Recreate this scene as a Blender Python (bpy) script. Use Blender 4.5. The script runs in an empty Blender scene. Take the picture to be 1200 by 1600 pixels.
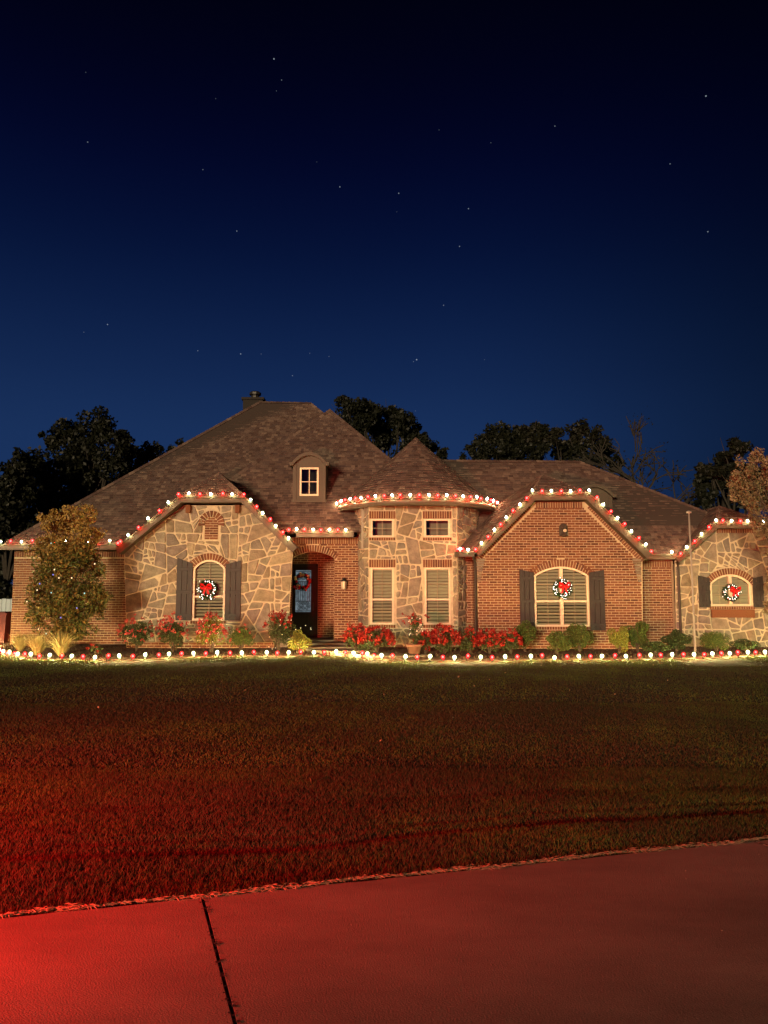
import bpy, math, random
import numpy as np
from mathutils import Vector, Matrix

random.seed(7)
rng = np.random.default_rng(11)
R = math.radians
scn = bpy.context.scene
col = scn.collection

# ------------------------------------------------------------------ camera
CAM_H, PITCH, FOC = 1.65, R(6.2), 1202.0
cam_d = bpy.data.cameras.new('camera')
cam_d.sensor_fit = 'HORIZONTAL'
cam_d.sensor_width = 36.0
cam_d.lens = 36.0 * FOC / 1200.0
cam_d.clip_end = 2000
cam = bpy.data.objects.new('camera', cam_d)
cam.location = (0, 0, CAM_H)
cam.rotation_euler = (R(90) + PITCH, 0, 0)
col.objects.link(cam)
scn.camera = cam

def PT(px, py, Y):
    """point of the real world at distance Y that the survey of the photograph gives"""
    x = (px - 600) / FOC; y = (800 - py) / FOC
    dy = math.cos(PITCH) - y * math.sin(PITCH); dz = math.sin(PITCH) + y * math.cos(PITCH)
    t = Y / dy
    return Vector((x * t, Y, CAM_H + dz * t))

# ------------------------------------------------------------------ night sky with stars
wd = bpy.data.worlds.new('World'); scn.world = wd; wd.use_nodes = True
nt = wd.node_tree; nt.nodes.clear()
N = nt.nodes.new; L = nt.links.new
out = N('ShaderNodeOutputWorld'); bg = N('ShaderNodeBackground')
tc = N('ShaderNodeTexCoord'); nrm = N('ShaderNodeVectorMath'); nrm.operation = 'NORMALIZE'
L(tc.outputs['Generated'], nrm.inputs[0])
sep = N('ShaderNodeSeparateXYZ'); L(nrm.outputs[0], sep.inputs[0])
ramp = N('ShaderNodeValToRGB'); cr = ramp.color_ramp; cr.interpolation = 'B_SPLINE'
L(sep.outputs['Z'], ramp.inputs[0])
SKY = [(0.0, (.0105, .033, .112)), (.19, (.0098, .031, .106)), (.27, (.0066, .0215, .082)), (.38, (.0023, .0082, .044)),
       (.48, (.0008, .0026, .023)), (.57, (.0005, .0009, .0095)), (.66, (.0004, .0005, .0038)), (1.0, (.0003, .0003, .002))]
while len(cr.elements) < len(SKY): cr.elements.new(.5)
for e, (p, c) in zip(cr.elements, SKY):
    e.position = p; e.color = (*c, 1)
mr = N('ShaderNodeMapRange'); mr.interpolation_type = 'SMOOTHSTEP'
for k, v in (('From Min', .05), ('From Max', .62), ('To Min', 1.0), ('To Max', .26)): mr.inputs[k].default_value = v
L(sep.outputs['X'], mr.inputs['Value'])
mul = N('ShaderNodeVectorMath'); mul.operation = 'SCALE'
L(ramp.outputs[0], mul.inputs[0]); L(mr.outputs[0], mul.inputs['Scale'])
STARS = [(428,92,2),(440,125,1),(432,142,.6),(337,154,.5),(137,222,1.2),(317,265,1),(531,292,1.6),(623,302,1.6),(732,326,1.5),(718,385,1.5),
 (370,361,1.4),(693,477,1.3),(1103,150,2),(867,197,1.2),(1047,256,1.2),(1106,362,1.6),(767,223,.6),(686,203,.5),(168,507,1.6),(131,519,.7),
 (309,548,1.2),(376,553,1.8),(408,553,.7),(484,552,.7),(514,557,.8),(457,587,1.2),(651,562,2.2),(646,565,.9),(757,562,.5),(649,642,.6),(134,113,.5),(495,253,.4),(620,331,.4)]
acc = mul.outputs[0]
for px, py, b in STARS:
    v = (PT(px, py, 100) - Vector((0, 0, CAM_H))).normalized()
    d = N('ShaderNodeVectorMath'); d.operation = 'DISTANCE'; d.inputs[1].default_value = v; L(nrm.outputs[0], d.inputs[0])
    m = N('ShaderNodeMath'); m.operation = 'LESS_THAN'; m.inputs[1].default_value = .00042 + .00018 * b; L(d.outputs['Value'], m.inputs[0])
    s = N('ShaderNodeVectorMath'); s.operation = 'SCALE'; s.inputs[0].default_value = (.10 * b, .12 * b, .135 * b); L(m.outputs[0], s.inputs['Scale'])
    a = N('ShaderNodeVectorMath'); a.operation = 'ADD'; L(acc, a.inputs[0]); L(s.outputs[0], a.inputs[1]); acc = a.outputs[0]
L(acc, bg.inputs['Color']); bg.inputs['Strength'].default_value = 1.0
L(bg.outputs[0], out.inputs[0])

# ------------------------------------------------------------------ low warm light from an unseen source behind the street side
sd = bpy.data.lights.new('low_front_light', 'SUN'); sd.energy = 3.6; sd.angle = R(7); sd.color = (1.0, .75, .44)
so = bpy.data.objects.new('low_front_light', sd); col.objects.link(so)
so.rotation_euler = (R(90 - 5.5), 0, R(-20))      # comes from behind the camera, low over the street
# the red tail lamp whose light washes over the drive from beyond its left end
rd = bpy.data.lights.new('red_tail_lamp', 'SPOT'); rd.energy = 11500; rd.color = (1.0, .012, .010); rd.shadow_soft_size = .12
rd.spot_size = R(114); rd.spot_blend = 1.0
ro = bpy.data.objects.new('red_tail_lamp', rd); col.objects.link(ro)
ro.location = (-5.0, 2.2, .72)
ro.rotation_euler = (Vector((-2.3, 6.2, .1)) - Vector(ro.location)).to_track_quat('-Z', 'Y').to_euler()

vs = scn.view_settings; vs.view_transform = 'Standard'; vs.look = 'None'; vs.exposure = 0; vs.gamma = 1; vs.use_curve_mapping = False
scn.cycles.use_denoising = True
scn.cycles.max_bounces = 6; scn.cycles.diffuse_bounces = 3; scn.cycles.transparent_max_bounces = 24
scn.cycles.sample_clamp_indirect = 2.0
scn.cycles.caustics_reflective = False; scn.cycles.caustics_refractive = False

# ------------------------------------------------------------------ materials
def mat(name, c, rough=.8, var=.0, scale=8., bump=0., bscale=60., tint=None, spec=.3, metal=0., trans=0., coords='Object', stretch=None):
    """principled material: colour c, noise variation towards var-darker, optional second colour list chosen by the tint attribute"""
    m = bpy.data.materials.new(name); m.use_nodes = True
    t = m.node_tree; n = t.nodes; l = t.links
    b = n['Principled BSDF']; b.inputs['Roughness'].default_value = rough
    b.inputs['Specular IOR Level'].default_value = spec; b.inputs['Metallic'].default_value = metal
    if trans: b.inputs['Subsurface Weight'].default_value = 0
    tcn = n.new('ShaderNodeTexCoord'); src = tcn.outputs[coords]
    if stretch:
        mp = n.new('ShaderNodeMapping'); mp.inputs['Scale'].default_value = stretch; l.new(src, mp.inputs[0]); src = mp.outputs[0]
    if tint:
        at = n.new('ShaderNodeAttribute'); at.attribute_name = 'tint'
        rp = n.new('ShaderNodeValToRGB'); rp.color_ramp.interpolation = 'LINEAR'
        els = rp.color_ramp.elements
        while len(els) < len(tint): els.new(.5)
        for i, cc in enumerate(tint):
            els[i].position = i / max(1, len(tint) - 1); els[i].color = (*cc, 1)
        l.new(at.outputs['Fac'], rp.inputs[0]); base = rp.outputs[0]
    else:
        rgb = n.new('ShaderNodeRGB'); rgb.outputs[0].default_value = (*c, 1); base = rgb.outputs[0]
    if var:
        nz = n.new('ShaderNodeTexNoise'); nz.inputs['Scale'].default_value = scale; nz.inputs['Detail'].default_value = 6; nz.inputs['Roughness'].default_value = .65
        l.new(src, nz.inputs['Vector'])
        mm = n.new('ShaderNodeMapRange'); mm.inputs['From Min'].default_value = .3; mm.inputs['From Max'].default_value = .7
        mm.inputs['To Min'].default_value = 1 - var; mm.inputs['To Max'].default_value = 1 + var
        l.new(nz.outputs['Fac'], mm.inputs['Value'])
        sc_ = n.new('ShaderNodeVectorMath'); sc_.operation = 'SCALE'; l.new(base, sc_.inputs[0]); l.new(mm.outputs[0], sc_.inputs['Scale']); base = sc_.outputs[0]
    l.new(base, b.inputs['Base Color'])
    if bump:
        nb = n.new('ShaderNodeTexNoise'); nb.inputs['Scale'].default_value = bscale; nb.inputs['Detail'].default_value = 5
        l.new(src, nb.inputs['Vector'])
        bp = n.new('ShaderNodeBump'); bp.inputs['Strength'].default_value = bump; bp.inputs['Distance'].default_value = .02
        l.new(nb.outputs['Fac'], bp.inputs['Height']); l.new(bp.outputs[0], b.inputs['Normal'])
    return m

def emit(name, c, s, mix=None, sample=True):
    m = bpy.data.materials.new(name); m.use_nodes = True
    t = m.node_tree; n = t.nodes; l = t.links; n.clear()
    o = n.new('ShaderNodeOutputMaterial'); e = n.new('ShaderNodeEmission'); e.inputs[0].default_value = (*c, 1); e.inputs[1].default_value = s
    if mix is None: l.new(e.outputs[0], o.inputs[0])
    else:
        tr = n.new('ShaderNodeBsdfTransparent'); mx = n.new('ShaderNodeMixShader'); mx.inputs[0].default_value = mix
        l.new(tr.outputs[0], mx.inputs[1]); l.new(e.outputs[0], mx.inputs[2]); l.new(mx.outputs[0], o.inputs[0])
    if not sample: m.cycles.emission_sampling = 'NONE'
    return m

def leafmat(name, tint, trans=.25, rough=.55):
    m = mat(name, (0, 0, 0), rough=rough, tint=tint, spec=.25)
    t = m.node_tree; n = t.nodes; l = t.links
    b = n['Principled BSDF']; o = n['Material Output']
    tl = n.new('ShaderNodeBsdfTranslucent'); l.new(b.inputs['Base Color'].links[0].from_socket, tl.inputs[0])
    mx = n.new('ShaderNodeMixShader'); mx.inputs[0].default_value = trans
    l.new(b.outputs[0], mx.inputs[1]); l.new(tl.outputs[0], mx.inputs[2]); l.new(mx.outputs[0], o.inputs[0])
    return m

M = {}
M['mortar'] = mat('mortar', (.46, .36, .23), .95, .10, 14, .5, 120)
M['stone_mortar'] = mat('stone_mortar', (.50, .42, .285), .95, .16, 14, .5, 90)
M['brick'] = mat('brick', (.2, .08, .04), .9, .22, 30, .5, 140, tint=[(.085, .032, .018), (.14, .050, .024), (.175, .068, .030), (.15, .056, .033), (.20, .085, .042), (.11, .042, .030)])
M['stone'] = mat('stone', (.2, .17, .12), .9, .38, 5, 1., 22, tint=[(.16, .122, .082), (.24, .186, .120), (.20, .178, .136), (.28, .225, .148), (.18, .14, .118), (.235, .202, .148), (.15, .126, .106), (.26, .195, .125)])
M['shingle'] = mat('shingle', (.08, .06, .05), .95, .25, 20, .6, 200, tint=[(.072, .046, .039), (.105, .068, .056), (.135, .092, .074), (.088, .060, .054), (.19, .135, .105), (.078, .052, .050)], spec=.1)
M['roof_deck'] = mat('roof_deck', (.05, .036, .03), .95)
M['trim'] = mat('trim', (.066, .047, .032), .6, .06, 3)
M['gutter'] = mat('gutter', (.085, .062, .043), .5, .05, 3)
M['frame'] = mat('window_frame', (.66, .52, .37), .5, .03, 3)
M['shutter'] = mat('shutter', (.034, .027, .025), .6, .10, 10, .15, 80)
M['slat'] = mat('blind_slat', (.46, .44, .34), .6)
M['door'] = mat('door_wood', (.016, .009, .006), .55, .3, 6, .2, 40, spec=.15, stretch=(1, 1, .1))
M['iron'] = mat('wrought_iron', (.015, .015, .016), .45, spec=.4)
M['downspout'] = mat('downspout', (.035, .024, .018), .5)
M['dark'] = mat('unlit_dark', (.02, .018, .016), .9)  # near-black colour standing for lack of light
M['ceiling'] = mat('porch_ceiling', (.26, .23, .19), .8)
M['concrete'] = mat('concrete', (.165, .135, .108), .9, .30, 1.3, .45, 240, spec=.1, stretch=(.45, 1, 1))
M['path'] = mat('path_concrete', (.13, .11, .085), .9, .15, 4, .4, 60)
M['joint'] = mat('joint_filler', (.018, .014, .012), .95, .3, 40, .8, 90)
M['soil'] = mat('lawn_soil', (.018, .014, .007), 1., .35, 3, .6, 30)
M['mulch'] = mat('mulch', (.065, .036, .022), 1., .45, 18, 1., 50)
M['bark_mulch'] = mat('bark_mulch', (.05, .03, .018), 1., .4, 20)
M['bark'] = mat('bark', (.07, .05, .035), .95, .3, 14, .8, 40)
M['bark_dark'] = mat('bark_dark', (.03, .025, .02), .95, .3, 6)
M['grass'] = leafmat('grass_blade', [(.075, .105, .018), (.038, .041, .011), (.050, .041, .016), (.034, .025, .011), (.075, .058, .027)], .2, .8)  # first tint is extra bright green, for the bulb glow by the bed
M['straw'] = leafmat('dry_runner', [(.16, .12, .07), (.36, .28, .17)], .1, .8)
M['white_paint'] = mat('pole_paint', (.27, .24, .21), .45)
M['fence'] = mat('fence_board', (.42, .50, .55), .7, .1, 5)
M['bin'] = mat('bin_plastic', (.07, .008, .007), .6)
M['pot'] = mat('terracotta', (.18, .085, .055), .8, .15, 10)
M['green_leaf'] = leafmat('shrub_leaf', [(.030, .055, .014), (.058, .092, .020), (.095, .125, .028), (.15, .155, .042)])
M['lime_leaf'] = leafmat('lime_leaf', [(.09, .11, .018), (.17, .18, .030), (.28, .25, .06)])
M['dark_leaf'] = leafmat('dark_leaf', [(.022, .036, .012), (.036, .055, .018), (.060, .080, .024)])
M['rose_leaf'] = leafmat('rose_leaf', [(.028, .045, .016), (.052, .072, .024), (.085, .082, .030)])
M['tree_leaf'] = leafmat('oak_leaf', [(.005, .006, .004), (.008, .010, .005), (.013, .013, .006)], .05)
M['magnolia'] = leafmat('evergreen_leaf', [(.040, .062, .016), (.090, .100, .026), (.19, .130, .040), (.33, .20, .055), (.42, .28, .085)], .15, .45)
M['tan_leaf'] = leafmat('tan_leaf', [(.10, .068, .032), (.19, .13, .07), (.26, .19, .11), (.13, .115, .05)], .2)
M['bloom'] = leafmat('red_bloom', [(.14, .006, .006), (.30, .014, .010), (.24, .03, .022)], .25, .6)
M['pink_bloom'] = leafmat('rose_bloom', [(.36, .045, .045), (.46, .085, .07), (.28, .02, .03)], .25, .6)
M['tuft'] = leafmat('straw_grass', [(.20, .155, .06), (.34, .26, .115), (.14, .125, .04)], .2)
M['wire'] = mat('light_wire', (.03, .045, .02), .6)
M['socket'] = mat('bulb_socket', (.02, .04, .02), .5)
M['white_core'] = emit('white_bulb_core', (1., .84, .40), 430)
M['white_shell'] = emit('white_bulb_glass', (.86, .92, .50), 1.4, .32, False)
M['red_core'] = emit('red_bulb_core', (1., .003, .0025), 320)
M['white_ground_core'] = emit('white_ground_bulb_core', (.98, .92, .33), 1900)
M['red_ground_core'] = emit('red_ground_bulb_core', (1., .0016, .0014), 560)
M['red_shell'] = emit('red_bulb_glass', (1., .045, .06), 1.05, .32, False)
M['fairy_white'] = emit('fairy_white', (1., .86, .70), 6., None, False)
M['fairy_red'] = emit('fairy_red', (1., .12, .10), 2.5, None, False)
M['fairy_warm'] = emit('fairy_warm', (1., .75, .42), 1.6, None, False)
M['fairy_cool'] = emit('fairy_cool', (.45, .75, .72), 1.2, None, False)
M['fairy_blue'] = emit('fairy_blue', (.30, .28, .9), 1.2, None, False)
M['pine'] = leafmat('pine_needle', [(.012, .035, .014), (.025, .06, .02)], .1)
M['bow'] = mat('red_ribbon', (.50, .010, .012), .55)
M['red_ball'] = mat('red_ornament', (.55, .015, .02), .25, spec=.6)
M['gold_ball'] = mat('gold_ornament', (.62, .44, .20), .3, spec=.6)
M['frost'] = emit('lit_frosted_glass', (.50, .62, .70), .20, None, False)
_t = M['frost'].node_tree; _e = [q for q in _t.nodes if q.type == 'EMISSION'][0]; _nz = _t.nodes.new('ShaderNodeTexNoise'); _nz.inputs['Scale'].default_value = 9; _nz.inputs['Detail'].default_value = 5
_tc = _t.nodes.new('ShaderNodeTexCoord'); _t.links.new(_tc.outputs['Object'], _nz.inputs['Vector'])
_m = _t.nodes.new('ShaderNodeMapRange'); _m.inputs['From Min'].default_value = .3; _m.inputs['From Max'].default_value = .7; _m.inputs['To Min'].default_value = .10; _m.inputs['To Max'].default_value = .34
_t.links.new(_nz.outputs['Fac'], _m.inputs['Value']); _t.links.new(_m.outputs[0], _e.inputs['Strength'])
M['lamp_glass'] = mat('lamp_glass', (.55, .48, .36), .25)
M['emblem'] = mat('cast_metal', (.05, .036, .026), .6, .4, 20)

gm = bpy.data.materials.new('window_glass'); gm.use_nodes = True
t = gm.node_tree; n = t.nodes; n.clear()
o_ = n.new('ShaderNodeOutputMaterial'); tr = n.new('ShaderNodeBsdfTransparent'); tr.inputs[0].default_value = (.80, .82, .74, 1)
gl = n.new('ShaderNodeBsdfGlossy'); gl.inputs['Roughness'].default_value = .02; gl.inputs[0].default_value = (.9, .9, .9, 1)
fr = n.new('ShaderNodeFresnel'); fr.inputs[0].default_value = 1.6
mx = n.new('ShaderNodeMixShader'); t.links.new(fr.outputs[0], mx.inputs[0]); t.links.new(tr.outputs[0], mx.inputs[1]); t.links.new(gl.outputs[0], mx.inputs[2]); t.links.new(mx.outputs[0], o_.inputs[0])
M['glass'] = gm

# ------------------------------------------------------------------ helpers
ORG = {}
def tag(o, label=None, cat=None, group=None, kind=None):
    if label: o['label'] = label
    if cat: o['category'] = cat
    if group: o['group'] = group
    if kind: o['kind'] = kind
    return o

def empty(name, loc, label=None, cat=None, group=None, rz=0):
    o = bpy.data.objects.new(name, None); o.empty_display_size = .2
    o.location = loc; o.rotation_euler.z = rz; col.objects.link(o)
    ORG[o] = Vector(loc)
    return tag(o, label, cat, group)

def link(name, me, parent=None, loc=None):
    o = bpy.data.objects.new(name, me); col.objects.link(o)
    if parent is not None: o.parent = parent
    if loc is not None: o.location = loc
    ORG[o] = ORG.get(parent, Vector((0, 0, 0)))
    return o

class MB:
    def __init__(s): s.v = []; s.f = []; s.t = []; s.mi = []; s.mats = []
    def midx(s, m):
        if m not in s.mats: s.mats.append(m)
        return s.mats.index(m)
    def add(s, vs, fs, tint=.5, m=None):
        k = len(s.v); s.v += [tuple(a) for a in vs]; s.t += [tint] * len(vs)
        mi = s.midx(m) if m else 0
        for f in fs: s.f.append(tuple(i + k for i in f)); s.mi.append(mi)
    def box(s, a, b, tint=.5, m=None):
        x0, y0, z0 = a; x1, y1, z1 = b
        s.add([(x0,y0,z0),(x1,y0,z0),(x1,y1,z0),(x0,y1,z0),(x0,y0,z1),(x1,y0,z1),(x1,y1,z1),(x0,y1,z1)],
              [(0,3,2,1),(4,5,6,7),(0,1,5,4),(1,2,6,5),(2,3,7,6),(3,0,4,7)], tint, m)
    def tube(s, pts, rad, k=6, tint=.5, m=None, cap=True):
        pts = [Vector(p) for p in pts]; n_ = len(pts)
        rad = rad if isinstance(rad, (list, tuple)) else [rad] * n_
        vs = []; up = Vector((0, 0, 1))
        for i, p in enumerate(pts):
            d = (pts[min(i + 1, n_ - 1)] - pts[max(i - 1, 0)])
            d = d.normalized() if d.length > 1e-9 else up
            a = d.cross(up if abs(d.z) < .9 else Vector((1, 0, 0))).normalized(); b = d.cross(a)
            for j in range(k):
                w = 2 * math.pi * j / k
                vs.append(p + (a * math.cos(w) + b * math.sin(w)) * rad[i])
        fs = []
        for i in range(n_ - 1):
            for j in range(k):
                fs.append((i*k+j, i*k+(j+1)%k, (i+1)*k+(j+1)%k, (i+1)*k+j))
        if cap:
            fs.append(tuple(range(k))); fs.append(tuple(range((n_-1)*k, n_*k)))
        s.add(vs, fs, tint, m)
    def lathe(s, prof, k=12, c=(0, 0, 0), tint=.5, m=None):
        vs = []; 
        for r, z in prof:
            for j in range(k):
                w = 2 * math.pi * j / k; vs.append((c[0] + r * math.cos(w), c[1] + r * math.sin(w), c[2] + z))
        fs = []
        for i in range(len(prof) - 1):
            for j in range(k): fs.append((i*k+j, i*k+(j+1)%k, (i+1)*k+(j+1)%k, (i+1)*k+j))
        s.add(vs, fs, tint, m)
    def ball(s, c, r, k=8, tint=.5, m=None, sz=1.):
        s.lathe([(max(1e-4, r * math.sin(math.pi * i / 6)), -r * sz * math.cos(math.pi * i / 6)) for i in range(7)], k, c, tint, m)
    def build(s, name, m=None, parent=None, smooth=False, centre=False):
        org = ORG.get(parent, Vector((0, 0, 0)))
        v = np.array(s.v, dtype=np.float64).reshape(-1, 3) - np.array(org)
        me = bpy.data.meshes.new(name)
        me.from_pydata(v.tolist(), [], s.f)
        ms = s.mats if s.mats and s.mats[0] is not None else [M[m] if isinstance(m, str) else m]
        for q in ms: me.materials.append(M[q] if isinstance(q, str) else q)
        if len(ms) > 1: me.polygons.foreach_set('material_index', s.mi)
        at = me.attributes.new('tint', 'FLOAT', 'POINT'); at.data.foreach_set('value', s.t)
        if smooth: me.polygons.foreach_set('use_smooth', [True] * len(me.polygons))
        me.update()
        return link(name, me, parent)

def quads_mesh(name, V, T, m, parent=None, nv=4, kind=None):
    """V: (n*nv,3) array of leaf corners in world coordinates"""
    org = np.array(ORG.get(parent, Vector((0, 0, 0))))
    V = (V - org).astype(np.float32); nq = len(V) // nv
    me = bpy.data.meshes.new(name)
    me.vertices.add(len(V)); me.vertices.foreach_set('co', V.ravel())
    me.loops.add(len(V)); me.loops.foreach_set('vertex_index', np.arange(len(V), dtype=np.int32))
    me.polygons.add(nq); me.polygons.foreach_set('loop_start', np.arange(nq, dtype=np.int32) * nv)
    me.polygons.foreach_set('loop_total', np.full(nq, nv, dtype=np.int32))
    me.materials.append(M[m])
    at = me.attributes.new('tint', 'FLOAT', 'POINT'); at.data.foreach_set('value', np.repeat(T, nv).astype(np.float32))
    me.update(calc_edges=True); me.validate()
    o = link(name, me, parent)
    if kind: o['kind'] = kind
    return o

def leaf_quads(P, size, asp=.5, up=0., droop=0.):
    n_ = len(P)
    d = rng.normal(size=(n_, 3)); d[:, 2] += up; d[:, 2] -= droop
    d /= np.linalg.norm(d, axis=1)[:, None]
    e = np.cross(d, rng.normal(size=(n_, 3))); e /= np.linalg.norm(e, axis=1)[:, None] + 1e-9
    s = (size * rng.uniform(.6, 1.3, n_))[:, None]
    V = np.empty((n_, 4, 3))
    V[:, 0] = P - d * s * .5; V[:, 1] = P + e * s * asp * .5 - d * s * .05
    V[:, 2] = P + d * s * .5; V[:, 3] = P - e * s * asp * .5 - d * s * .05
    return V.reshape(-1, 3)

# convex polygon tools (2-D)
def clip(poly, a, b, c):
    """keep a*x+b*y<=c"""
    o = []; n_ = len(poly)
    for i in range(n_):
        p, q = poly[i], poly[(i + 1) % n_]
        dp = a * p[0] + b * p[1] - c; dq = a * q[0] + b * q[1] - c
        if dp <= 0: o.append(p)
        if (dp < 0 < dq) or (dq < 0 < dp):
            k = dp / (dp - dq); o.append((p[0] + k * (q[0] - p[0]), p[1] + k * (q[1] - p[1])))
    return o
def area(p): return .5 * sum(p[i][0] * p[(i+1) % len(p)][1] - p[(i+1) % len(p)][0] * p[i][1] for i in range(len(p))) if len(p) > 2 else 0
def ccw(p): return p if area(p) > 0 else p[::-1]
def edges(p):
    p = ccw(p)
    for i in range(len(p)):
        a, b = p[i], p[(i + 1) % len(p)]; dx, dy = b[0] - a[0], b[1] - a[1]; l = math.hypot(dx, dy)
        if l < 1e-7: continue
        nx, ny = dy / l, -dx / l
        yield nx, ny, nx * a[0] + ny * a[1]
def inset(p, w):
    q = ccw(p)
    for nx, ny, c in list(edges(p)):
        q = clip(q, nx, ny, c - w)
        if len(q) < 3: return []
    return q
def intersect(p, q):
    r = ccw(p)
    for nx, ny, c in edges(q):
        r = clip(r, nx, ny, c)
        if len(r) < 3: return []
    return r
def subtract(p, q):
    """convex p minus convex q -> convex pieces"""
    if len(intersect(p, q)) < 3 or area(intersect(p, q)) < 1e-5: return [ccw(p)]
    rest = ccw(p); outp = []
    for nx, ny, c in edges(q):
        o = clip(rest, -nx, -ny, -c)
        if len(o) > 2 and area(o) > 1e-5: outp.append(o)
        rest = clip(rest, nx, ny, c)
        if len(rest) < 3: break
    return outp
def miter(p, w):
    p = ccw(p); n_ = len(p); o = []
    for i in range(n_):
        a, b, c = p[i - 1], p[i], p[(i + 1) % n_]
        def nn(u, v):
            dx, dy = v[0] - u[0], v[1] - u[1]; l = math.hypot(dx, dy) or 1; return -dy / l, dx / l
        n1, n2 = nn(a, b), nn(b, c); k = 1 + n1[0] * n2[0] + n1[1] * n2[1]
        o.append((b[0] + w * (n1[0] + n2[0]) / k, b[1] + w * (n1[1] + n2[1]) / k))
    return o
def span(poly, z):
    xs = []
    for i in range(len(poly)):
        a, b = poly[i], poly[(i + 1) % len(poly)]
        if (a[1] - z) * (b[1] - z) < 0: xs.append(a[0] + (z - a[1]) / (b[1] - a[1]) * (b[0] - a[0]))
    return (min(xs), max(xs)) if len(xs) >= 2 else None
def arch_poly(xl, xr, zb, zs, rise, k=10):
    w = (xr - xl) / 2; cx = (xl + xr) / 2
    p = [(xl, zb), (xr, zb)]
    if rise < .01: return p + [(xr, zs), (xl, zs)]
    r = (w * w + rise * rise) / (2 * rise); cz = zs + rise - r; a0 = math.asin(w / r)
    return p + [(cx + r * math.sin(a0 - 2 * a0 * i / k), cz + r * math.cos(a0 - 2 * a0 * i / k)) for i in range(k + 1)]

class Wall:
    """a vertical wall plane: origin, direction along it; d is metres proud of it"""
    def __init__(s, ox, oy, ux=1, uy=0):
        l = math.hypot(ux, uy); s.o = Vector((ox, oy, 0)); s.u = Vector((ux / l, uy / l, 0)); s.n = Vector((uy / l, -ux / l, 0))
    def __call__(s, a, z, d=0): return s.o + s.u * a + s.n * d + Vector((0, 0, z))

def prism(mb, W, poly, d0, d1, tint=.5, m=None, bev=0., back=False):
    poly = ccw(poly); k = len(poly)
    if bev:
        pin = miter(poly, bev)
        vs = [W(*p, d0) for p in poly] + [W(*p, d1 - bev) for p in poly] + [W(*p, d1) for p in pin]
        fs = [(i, (i+1) % k, k + (i+1) % k, k + i) for i in range(k)] + [(k + i, k + (i+1) % k, 2*k + (i+1) % k, 2*k + i) for i in range(k)] + [tuple(range(2*k, 3*k))]
    else:
        vs = [W(*p, d0) for p in poly] + [W(*p, d1) for p in poly]
        fs = [(i, (i+1) % k, k + (i+1) % k, k + i) for i in range(k)] + [tuple(range(k, 2*k))]
    if back: fs.append(tuple(range(k))[::-1])
    mb.add(vs, fs, tint, m)

def backing(W, outline, openings, name, m, parent, depth=.16):
    mb = MB(); ps = [outline]
    for q in openings:
        ps = [r for p in ps for r in subtract(p, q)]
    for p in ps: mb.add([W(*a, 0) for a in ccw(p)], [tuple(range(len(p)))])
    for q in openings:
        q = ccw(q)
        for i in range(len(q)):
            a, b = q[i], q[(i + 1) % len(q)]
            mb.add([W(*a, 0), W(*b, 0), W(*b, -depth), W(*a, -depth)], [(0, 1, 2, 3)])
    return mb.build(name, m, parent)

BRICK_H, BRICK_L, JOINT = .076, .225, .0165
brick_meshes = []
for i in range(14):
    mb = MB(); l, h = (BRICK_L - JOINT) / 2, (BRICK_H - JOINT) / 2
    j = lambda: random.uniform(-.0018, .0018)
    f = [(-l + j(), h + j()), (-l + j(), -h + j()), (l + j(), -h + j()), (l + j(), h + j())]
    Wb = Wall(0, 0)
    prism(mb, Wb, f, -.002, .013, random.random(), None, .003)
    ob = mb.build('brick', 'brick'); brick_meshes.append(ob.data); bpy.data.objects.remove(ob)

def bricks(W, outline, openings, parent, singles=0, zsingle=None):
    """running bond; the first `singles` whole bricks become objects of their own, the rest one joined part"""
    zb = min(p[1] for p in outline); zt = max(p[1] for p in outline)
    rest = MB(); whole = []
    r = 0; z = zb
    org = ORG[parent]
    while z + BRICK_H <= zt + .03:
        z0, z1 = z + JOINT / 2, z + BRICK_H - JOINT / 2
        sp = [span(outline, min(max(q, zb + 1e-4), zt - 1e-4)) for q in (z0, z1)]
        if all(sp):
            a, b = max(s[0] for s in sp), min(s[1] for s in sp)
            iv = [(a, b)]
            for o in openings:
                os_ = [span(o, q) for q in (z0, (z0 + z1) / 2, z1)]; os_ = [q for q in os_ if q]
                if os_:
                    oa, obb = min(q[0] for q in os_), max(q[1] for q in os_); nv = []
                    for p, q in iv:
                        if obb <= p or oa >= q: nv.append((p, q)); continue
                        if oa - p > .03: nv.append((p, oa))
                        if q - obb > .03: nv.append((obb, q))
                    iv = nv
            off = (r % 2) * BRICK_L / 2 + random.uniform(-.012, .012)
            for p, q in iv:
                k = math.floor((p - off) / BRICK_L)
                while True:
                    s0 = off + k * BRICK_L; s1 = s0 + BRICK_L; k += 1
                    if s0 >= q: break
                    e0, e1 = max(s0, p - .001) + JOINT / 2, min(s1, q + .001) - JOINT / 2
                    if e1 - e0 < .025: continue
                    whole.append((e0, e1, z0, z1, (e1 - e0) > BRICK_L - JOINT - .004))
        z += BRICK_H; r += 1
    full = [w for w in whole if w[4]]
    if singles:
        full.sort(key=lambda w: abs((w[2] - zsingle)))
        pick = set(id(w) for w in full[:singles])
    else: pick = set()
    rz = math.atan2(W.u.y, W.u.x)
    for w in whole:
        if id(w) in pick:
            o = bpy.data.objects.new('brick', random.choice(brick_meshes)); col.objects.link(o); o.parent = parent
            o.location = W((w[0] + w[1]) / 2, (w[2] + w[3]) / 2, random.uniform(0, .003)) - org; o.rotation_euler.z = rz
        else:
            prism(rest, W, [(w[0], w[2]), (w[1], w[2]), (w[1], w[3]), (w[0], w[3])], -.002, .012 + random.uniform(0, .004), random.random())
    if rest.v:
        o = rest.build('brickwork', 'brick', parent); o['kind'] = 'stuff'

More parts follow.
